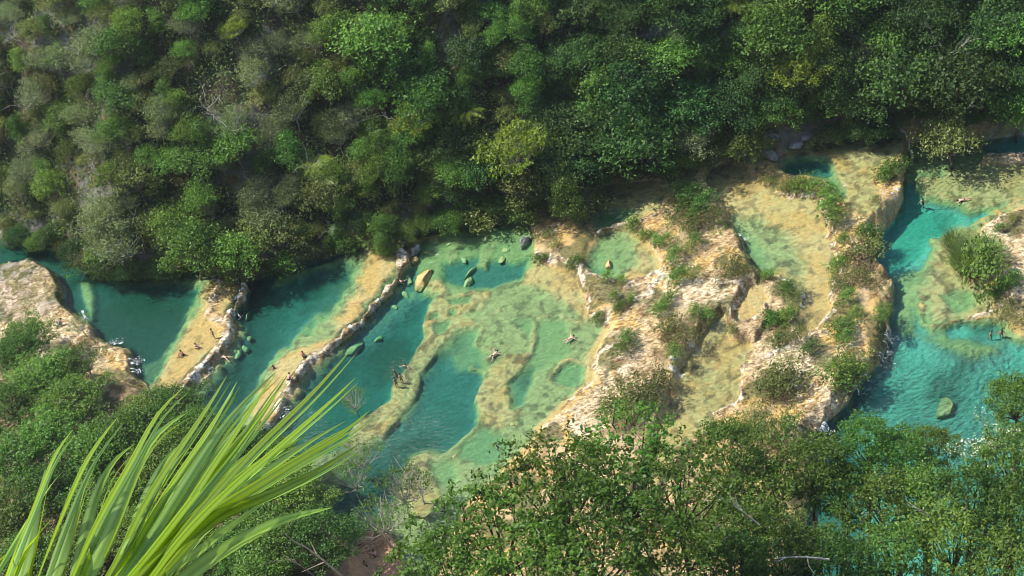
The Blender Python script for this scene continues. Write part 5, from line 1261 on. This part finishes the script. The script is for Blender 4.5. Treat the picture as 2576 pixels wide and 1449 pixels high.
def person(px, py, lvl, pose, face, skin, label, bottom='black', top=None, sink=0.0, ground=False, hair=True):
    P = {k: (np.array(v, float) if isinstance(v, tuple) else v) for k, v in POSE[pose].items()}
    x, y = at([(px, py)], lvl)[0]
    z = lvl-sink if not ground else float(ground_z(x, y)[0])
    if pose in ('stand', 'wade', 'sit', 'crouch'): z = float(ground_z(x, y)[0]); z = max(z, lvl-1.15)
    root = bpy.data.objects.new('person', None); COL.objects.link(root); root.location = (x, y, z); root.rotation_euler = (0, 0, face)
    tag(root, label, 'person')
    sp = (P['neck']-P['pelvis']); sp /= np.linalg.norm(sp)
    V = [P['pelvis'], P['pelvis']*.5+P['chest']*.5, P['chest'], P['neck'], P['neck']*.45+P['head']*.55, P['head']]; r = [.135, .115, .145, .06, .075, .088]
    E = [(0, 1), (1, 2), (2, 3), (3, 4), (4, 5)]
    hd = P['head']+sp*.09; V.append(hd); r.append(.07); E.append((5, 6))
    lat = np.array([1.0, 0, 0])
    def chain(start, pts, rr):
        k = start
        for p, q in zip(pts, rr): V.append(p); r.append(q); E.append((k, len(V)-1)); k = len(V)-1
        return k
    for s_, el, ha in ((-1, 'elL', 'haL'), (1, 'elR', 'haR')):
        sh = P['chest']*.35+P['neck']*.65+lat*s_*P['sh']*.85
        k = chain(2, [sh, P[el], P[ha]], [.06, .042, .03])
        d = P[ha]-P[el]; d /= np.linalg.norm(d); side = np.cross(d, [0, 0, 1.0]); side /= np.linalg.norm(side)+1e-6
        palm = P[ha]+d*.06; k = chain(k, [palm], [.03])
        for f_ in range(4): chain(k, [palm+side*(.028*(f_-1.5))+d*.03, palm+side*(.032*(f_-1.5))+d*(.08+.012*(f_ in (1, 2)))-np.array([0, 0, .012])], [.009, .007])
        chain(k, [P[ha]+d*.03+side*s_*-.045, P[ha]+d*.07+side*s_*-.06], [.010, .008])
    for s_, kn, an, to in ((-1, 'knL', 'anL', 'toL'), (1, 'knR', 'anR', 'toR')):
        chain(0, [P['pelvis']-sp*.05+lat*s_*.09, P[kn], P[an], P[to]], [.095, .062, .042, .035])
    skinned('body', V, E, r, SKIN[skin], root)
    fw = np.array([0, 1.0, 0]) if pose in ('stand', 'wade', 'sit', 'crouch', 'tread') else np.array([0, .2, -1.0])
    if hair:
        bm = bmesh.new(); bmesh.ops.create_icosphere(bm, subdivisions=3, radius=.118)
        back = sp*.05-fw*.022
        me = bpy.data.meshes.new('hair')
        for v in bm.verts:
            if np.dot(np.array(v.co)/.118, fw) > .45 and np.dot(np.array(v.co)/.118, sp) < .5: v.co *= .72
        bm.to_mesh(me); bm.free(); me.materials.append(HAIR); link('hair', me, root, tuple(P['head']+back+sp*.02))
    if bottom:
        Vb = [P['pelvis'], P['pelvis']+sp*.10]; Eb = [(0, 1)]
        for s_, kn in ((-1, 'knL'), (1, 'knR')):
            h_ = P['pelvis']-sp*.05+lat*s_*.095; Vb += [h_, h_*.5+P[kn]*.5]; Eb += [(0, len(Vb)-2), (len(Vb)-2, len(Vb)-1)]
        skinned('shorts', Vb, Eb, [.15, .13, .11, .095, .11, .095], CLOTH[bottom], root)
    if top:
        Vt = [P['pelvis']*.6+P['chest']*.4, P['chest'], P['neck']-sp*.07]; Et = [(0, 1), (1, 2)]
        for s_ in (-1, 1):
            Vt.append(P['chest']*.35+P['neck']*.65+lat*s_*P['sh']*.9); Et.append((1, len(Vt)-1))
        skinned('shirt', Vt, Et, [.135, .165, .08, .075, .075], CLOTH[top], root)
    return root
for a in [
 dict(px=540, py=850, lvl=LA, pose='stand', face=2.2, skin='tan', label='tanned person in dark shorts standing in shallow water beside the first dam'),
 dict(px=493, py=874, lvl=LA, pose='sit', face=-2.3, skin='light', top='white', label='person in a white top sitting in the ochre shallows above the first dam'),
 dict(px=461, py=891, lvl=LA, pose='sit', face=2.0, skin='tan', label='second seated bather in the ochre shallows left of the one in white'),
 dict(px=568, py=899, lvl=L2, pose='star', face=.9, skin='light', sink=.02, label='swimmer spreading arms just below the first dam'),
 dict(px=690, py=925, lvl=L2, pose='tread', face=1.2, skin='dark', sink=.0, label='dark haired swimmer in the second pool at the edge of the ochre shelf'),
 dict(px=766, py=898, lvl=L2, pose='sit', face=.5, skin='tan', label='sunlit bather sitting on the shelf of the curved dam'),
 dict(px=733, py=970, lvl=L3, pose='crouch', face=-.5, skin='light', top='pink', label='person in pink crouching at the foot of the curved dam near the palm tips'),
 dict(px=1008, py=708, lvl=L3, pose='tread', face=-.6, skin='light', top='pink', label='person in pink and black in the water at the top of the curved dam'),
 dict(px=1021, py=918, lvl=L3, pose='tread', face=2.6, skin='light', top='pink', label='pink shouldered swimmer in ripples above the three bathers'),
 dict(px=996, py=938, lvl=L3, pose='tread', face=1.4, skin='dark', label='broad backed dark haired bather at the edge of the submerged ridge'),
 dict(px=999, py=972, lvl=L3, pose='stand', face=.4, skin='tan', top='black', label='left one of two standing bathers on the submerged ridge'),
 dict(px=1012, py=962, lvl=L3, pose='stand', face=-.2, skin='tan', label='right one of two standing bathers on the submerged ridge'),
 dict(px=1430, py=853, lvl=L3, pose='star', face=-1.15, skin='light', sink=.02, bottom='red', label='pale swimmer on outstretched arms in the right part of the central pool'),
 dict(px=1240, py=893, lvl=L3, pose='star', face=-.9, skin='light', sink=.05, label='pale swimmer in the middle of the central pool'),
 dict(px=2322, py=506, lvl=LB, pose='wade', face=2.6, skin='tan', label='bather in black shorts wading into the upper right pool'),
 dict(px=2424, py=502, lvl=LB, pose='prone', face=1.45, skin='light', sink=.02, label='pale swimmer in black shorts floating face down in the right pool'),
 dict(px=2491, py=838, lvl=LB, pose='wade', face=-2.6, skin='tan', label='left wader of the pair below the ochre bar at the right'),
 dict(px=2520, py=838, lvl=LB, pose='wade', face=2.8, skin='tan', bottom='red', top='red', label='wader in red of the pair below the ochre bar at the right'),
 dict(px=144, py=806, lvl=4.9, pose='crouch', face=-1.0, skin='tan', top='blue', bottom='blue', ground=True, label='person in blue crouching on the pale left rocks'),
 dict(px=945, py=1397, lvl=2.4, pose='sit', face=.6, skin='light', top='pink', ground=True, label='person in pink sitting on the bare brown shore at the bottom'),
 dict(px=925, py=1425, lvl=2.4, pose='sit', face=1.6, skin='tan', top='black', ground=True, label='person in dark clothes sitting on the brown shore at the bottom edge'),
 dict(px=547, py=678, lvl=5.0, pose='stand', face=3.0, skin='tan', top='blue', ground=True, label='tiny person in light blue on the bank between the overhanging trees')]:
    person(**a)

# ------------------------------------------------------------------ the palm frond close to the camera
pm, n_, l_ = newmat('palm_leaf')
o_ = n_.new('ShaderNodeOutputMaterial'); uv = n_.new('ShaderNodeAttribute'); uv.attribute_name = 'across'
oi = n_.new('ShaderNodeObjectInfo')
w_ = n_.new('ShaderNodeTexWave'); w_.wave_type = 'BANDS'; w_.bands_direction = 'X'; w_.inputs['Scale'].default_value = .3; w_.inputs['Distortion'].default_value = .4
cb = n_.new('ShaderNodeCombineXYZ'); l_.new(uv.outputs['Fac'], cb.inputs[0]); l_.new(cb.outputs[0], w_.inputs['Vector'])
cr = n_.new('ShaderNodeMix'); cr.data_type = 'RGBA'; cr.inputs['A'].default_value = (.105, .19, .003, 1); cr.inputs['B'].default_value = (.22, .32, .006, 1); l_.new(w_.outputs[0], cr.inputs['Factor'])
hs = n_.new('ShaderNodeHueSaturation'); mv = n_.new('ShaderNodeMapRange'); mv.inputs['To Min'].default_value = .75; mv.inputs['To Max'].default_value = 1.3
l_.new(oi.outputs['Random'], mv.inputs['Value']); l_.new(mv.outputs[0], hs.inputs['Value']); l_.new(cr.outputs['Result'], hs.inputs['Color'])
b_ = n_.new('ShaderNodeBsdfPrincipled'); b_.inputs['Roughness'].default_value = .38; b_.inputs['Specular IOR Level'].default_value = .7; l_.new(hs.outputs[0], b_.inputs['Base Color'])
t_ = n_.new('ShaderNodeBsdfTranslucent'); g2 = n_.new('ShaderNodeMix'); g2.data_type = 'RGBA'; g2.blend_type = 'MULTIPLY'; g2.inputs['Factor'].default_value = 1; g2.inputs['B'].default_value = (2.1, 1.9, .5, 1)
l_.new(hs.outputs[0], g2.inputs['A']); l_.new(g2.outputs['Result'], t_.inputs['Color'])
m_ = n_.new('ShaderNodeMixShader'); m_.inputs[0].default_value = .45; l_.new(b_.outputs[0], m_.inputs[1]); l_.new(t_.outputs[0], m_.inputs[2]); l_.new(m_.outputs[0], o_.inputs[0])
pu = pm.copy(); pu.name = 'palm_leaf_underside'
for q in pu.node_tree.nodes:
    if q.type == 'MIX' and q.blend_type == 'MIX' and not q.inputs['A'].is_linked:
        q.inputs['A'].default_value = (.17, .30, .06, 1); q.inputs['B'].default_value = (.30, .44, .13, 1)
    if q.type == 'MIX' and q.blend_type == 'MULTIPLY': q.inputs['B'].default_value = (1.3, 1.35, .8, 1)
frond = bpy.data.objects.new('palm_frond', None); COL.objects.link(frond)
fb = CAM+rays([(-250, 1750)])[0]*2.4; frond.location = tuple(fb)
tag(frond, 'bright green palm frond with long narrow blades close to the viewer at the lower left', 'palm frond')
def Z(*q): return [(x/3, y/3+966) for x, y in q]
def blade(pts, wpx, d0, d1, roll, fold=.35, mat=None):
    """narrow leaflet along a curve, folded along its midrib; wpx = widest width in picture units"""
    pts = np.array(pts, float); n = 15
    s_ = np.concatenate([[0], np.cumsum(np.linalg.norm(np.diff(pts, axis=0), axis=1))]); t = np.linspace(0, s_[-1], n)
    xs = np.interp(t, s_, pts[:, 0]); ys = np.interp(t, s_, pts[:, 1])
    for _ in range(2):
        xs[1:-1] = (xs[:-2]+2*xs[1:-1]+xs[2:])/4; ys[1:-1] = (ys[:-2]+2*ys[1:-1]+ys[2:])/4
    u = np.linspace(0, 1, n); D_ = d0+(d1-d0)*u+.10*np.sin(u*3)
    c = CAM+rays(np.stack([xs, ys], 1))*D_[:, None]
    T = np.gradient(c, axis=0); T /= np.linalg.norm(T, axis=1, keepdims=True)
    V = []; A = []
    view = F_
    for i in range(n):
        side = np.cross(T[i], view); side /= np.linalg.norm(side); nn = np.cross(side, T[i])
        rr = roll*(1+.5*math.sin(u[i]*2.5)); sd = side*math.cos(rr)+nn*math.sin(rr); nn2 = np.cross(sd, T[i])
        w = wpx/FD*D_[i]*.5*max(min(1, .55+u[i]*1.6), 0)*(1-u[i]**2.6)**.9+.0004
        for q in (-1, -.5, 0, .5, 1):
            V.append(c[i]+sd*w*q+nn2*w*fold*(abs(q)-.5)); A.append(q)
    Fc = [[i*5+k, i*5+k+1, (i+1)*5+k+1, (i+1)*5+k] for i in range(n-1) for k in range(4)]
    me = mesh_from('leaflet', np.array(V)-fb, Fc, mat or pm, True)
    a = me.attributes.new('across', 'FLOAT', 'POINT'); a.data.foreach_set('value', np.array(A, np.float32))
    return link('leaflet', me, frond)
BL = [
 (Z((-40, 1700), (60, 1400), (180, 1100), (300, 800), (420, 500), (548, 345)), 34, .5, 0), (Z((90, 1700), (180, 1400), (250, 1100), (300, 850), (345, 640)), 32, -.9, 1),
 (Z((200, 1700), (310, 1400), (400, 1150), (520, 850), (650, 560), (780, 380), (888, 250)), 36, .5, 0), (Z((330, 1700), (440, 1400), (520, 1150), (600, 880), (640, 740), (705, 648)), 30, -1.0, 1),
 (Z((430, 1700), (570, 1400), (660, 1170), (830, 850), (950, 650), (1050, 480), (1120, 320), (1210, 165), (1385, 25)), 36, .5, 0), (Z((500, 1600), (620, 1250), (700, 900), (800, 660), (900, 520), (1020, 452)), 34, -.9, 1),
 (Z((560, 1700), (700, 1400), (840, 1120), (960, 800), (1080, 500), (1230, 310), (1410, 218)), 40, -.7, 1), (Z((640, 1700), (850, 1400), (960, 1150), (1100, 860), (1300, 560), (1450, 350), (1560, 180), (1690, 0), (1710, -60)), 40, .55, 0),
 (Z((900, 1300), (1040, 1000), (1150, 760), (1250, 560), (1365, 452)), 34, -.8, 1), (Z((740, 1700), (920, 1400), (1130, 1080), (1370, 690), (1510, 450), (1640, 250), (1790, -20)), 34, .3, 1),
 (Z((830, 1700), (1000, 1400), (1300, 920), (1550, 520), (1770, 200), (1990, -5), (2085, -95)), 32, -.5, 1), (Z((880, 1700), (1060, 1400), (1350, 1010), (1600, 620), (1850, 260), (2000, 10), (2090, -80)), 34, .5, 0),
 (Z((900, 1700), (1110, 1400), (1400, 1010), (1700, 620), (1960, 260), (2110, 30), (2170, -70)), 30, -.6, 1), (Z((960, 1650), (1180, 1350), (1500, 960), (1800, 610), (2050, 360), (2250, 180), (2430, 0), (2660, -275)), 32, .55, 0),
 (Z((1000, 1600), (1270, 1240), (1500, 920), (1700, 660), (1905, 500)), 32, -.6, 1), (Z((1050, 1600), (1320, 1200), (1700, 810), (2000, 560), (2300, 300), (2580, 60), (2680, -45)), 34, .6, 0),
 (Z((1100, 1550), (1420, 1130), (1800, 810), (2100, 600), (2400, 385), (2600, 285)), 28, -.5, 1), (Z((1150, 1500), (1520, 1010), (2000, 720), (2300, 530), (2580, 390), (2795, 195)), 44, .6, 0),
 (Z((1250, 1400), (1600, 1000), (2000, 850), (2400, 660), (2600, 530), (2720, 445)), 36, .4, 0), (Z((1000, 1700), (1200, 1460), (1500, 1270), (1700, 1100), (1900, 960), (2035, 858)), 30, -.5, 1),
 (Z((1100, 1750), (1400, 1460), (1650, 1275), (1900, 1130), (2200, 995), (2510, 933)), 44, -.4, 1), (Z((1050, 1650), (1300, 1420), (1450, 1260), (1560, 1110), (1640, 1040)), 18, .4, 1),
 (Z((-60, 1500), (40, 1330), (130, 1180), (260, 950), (380, 760), (485, 650)), 16, .6, 1), (Z((60, 1600), (110, 1450), (200, 1250), (300, 1120), (395, 1010)), 14, .6, 0),
 (Z((760, 1600), (1000, 1250), (1220, 850), (1400, 600), (1600, 300), (1760, 60)), 28, .5, 0), (Z((820, 1600), (1100, 1250), (1350, 900), (1600, 560), (1800, 330), (1950, 130)), 28, -.5, 1),
 (Z((850, 1600), (1150, 1250), (1480, 820), (1800, 450), (2000, 180), (2140, 0)), 30, .5, 0), (Z((950, 1550), (1300, 1150), (1600, 850), (1850, 650), (2100, 500), (2330, 380)), 28, .5, 0),
 (Z((1100, 1500), (1450, 1080), (1800, 860), (2150, 640), (2450, 470), (2700, 330)), 34, .6, 0), (Z((-150, 1450), (-60, 1400), (0, 1340), (90, 1250)), 14, .3, 0)]
for i, (p, w, ro, und) in enumerate(BL):
    d0 = 2.35+.02*(i % 5)
    if i not in (19, 20, 22, 23, 29):
        q_ = [(a+(9+7*(i % 3))*(1-.35*k/len(p)), b+5+9*k/len(p)) for k, (a, b) in enumerate(p)]
        blade(q_, w*.42, d0+.14, d0+.62+.2*(i % 2), -ro*.8, .4, pm if und else pu)
    blade(p, w*.95, d0+.08*und, d0+.55+.25*und, ro+(.25 if und else 0), .3, pu if und else pm)
tb = MB()
rp = [CAM+rays([q])[0]*d for q, d in [((-420, 1680), 2.2), ((-150, 1650), 2.25), ((100, 1620), 2.3), ((330, 1585), 2.35), ((480, 1540), 2.4)]]
tb.tube([q-fb for q in rp], [.016, .014, .012, .009, .005], 8)
link('rachis', tb.mesh('rachis', pm, True), frond)

# where neighbours read alike, say which one it is counted from the left
def reorder_labels():
    bpy.context.view_layer.update(); d_ = {}
    for o in COL.objects:
        if o.name.startswith(('hillside_tree', 'bank_plant')): d_.setdefault(o['label'], []).append(o)
    words = ['first', 'second', 'third', 'fourth', 'fifth', 'sixth', 'seventh', 'eighth', 'ninth']
    for lab, L in d_.items():
        if 1 < len(L) <= 9 and len(lab.split())+3 <= 16:
            L.sort(key=lambda o: project([tuple(o.location)])[0][0])
            for i, o in enumerate(L): o['label'] = lab+', '+words[i]+' from left'
reorder_labels()
# ------------------------------------------------------------------ air: a thin even haze round everything
bm = bmesh.new(); bmesh.ops.create_cube(bm, size=1)
lo = (-320, -60, -13); hi = (320, 560, 330)
for v in bm.verts: v.co = Vector([lo[i] if v.co[i] < 0 else hi[i] for i in range(3)])
me = bpy.data.meshes.new('haze'); bm.to_mesh(me); bm.free()
hm, n_, l_ = newmat('haze_air'); o_ = n_.new('ShaderNodeOutputMaterial'); pv = n_.new('ShaderNodeVolumePrincipled')
pv.inputs['Color'].default_value = (.80, .88, .97, 1); pv.inputs['Density'].default_value = HAZE; pv.inputs['Anisotropy'].default_value = .3
l_.new(pv.outputs[0], o_.inputs['Volume']); me.materials.append(hm)
tag(link('haze', me), 'thin pale blue haze filling the valley', 'haze', kind='stuff')
#INSERT3
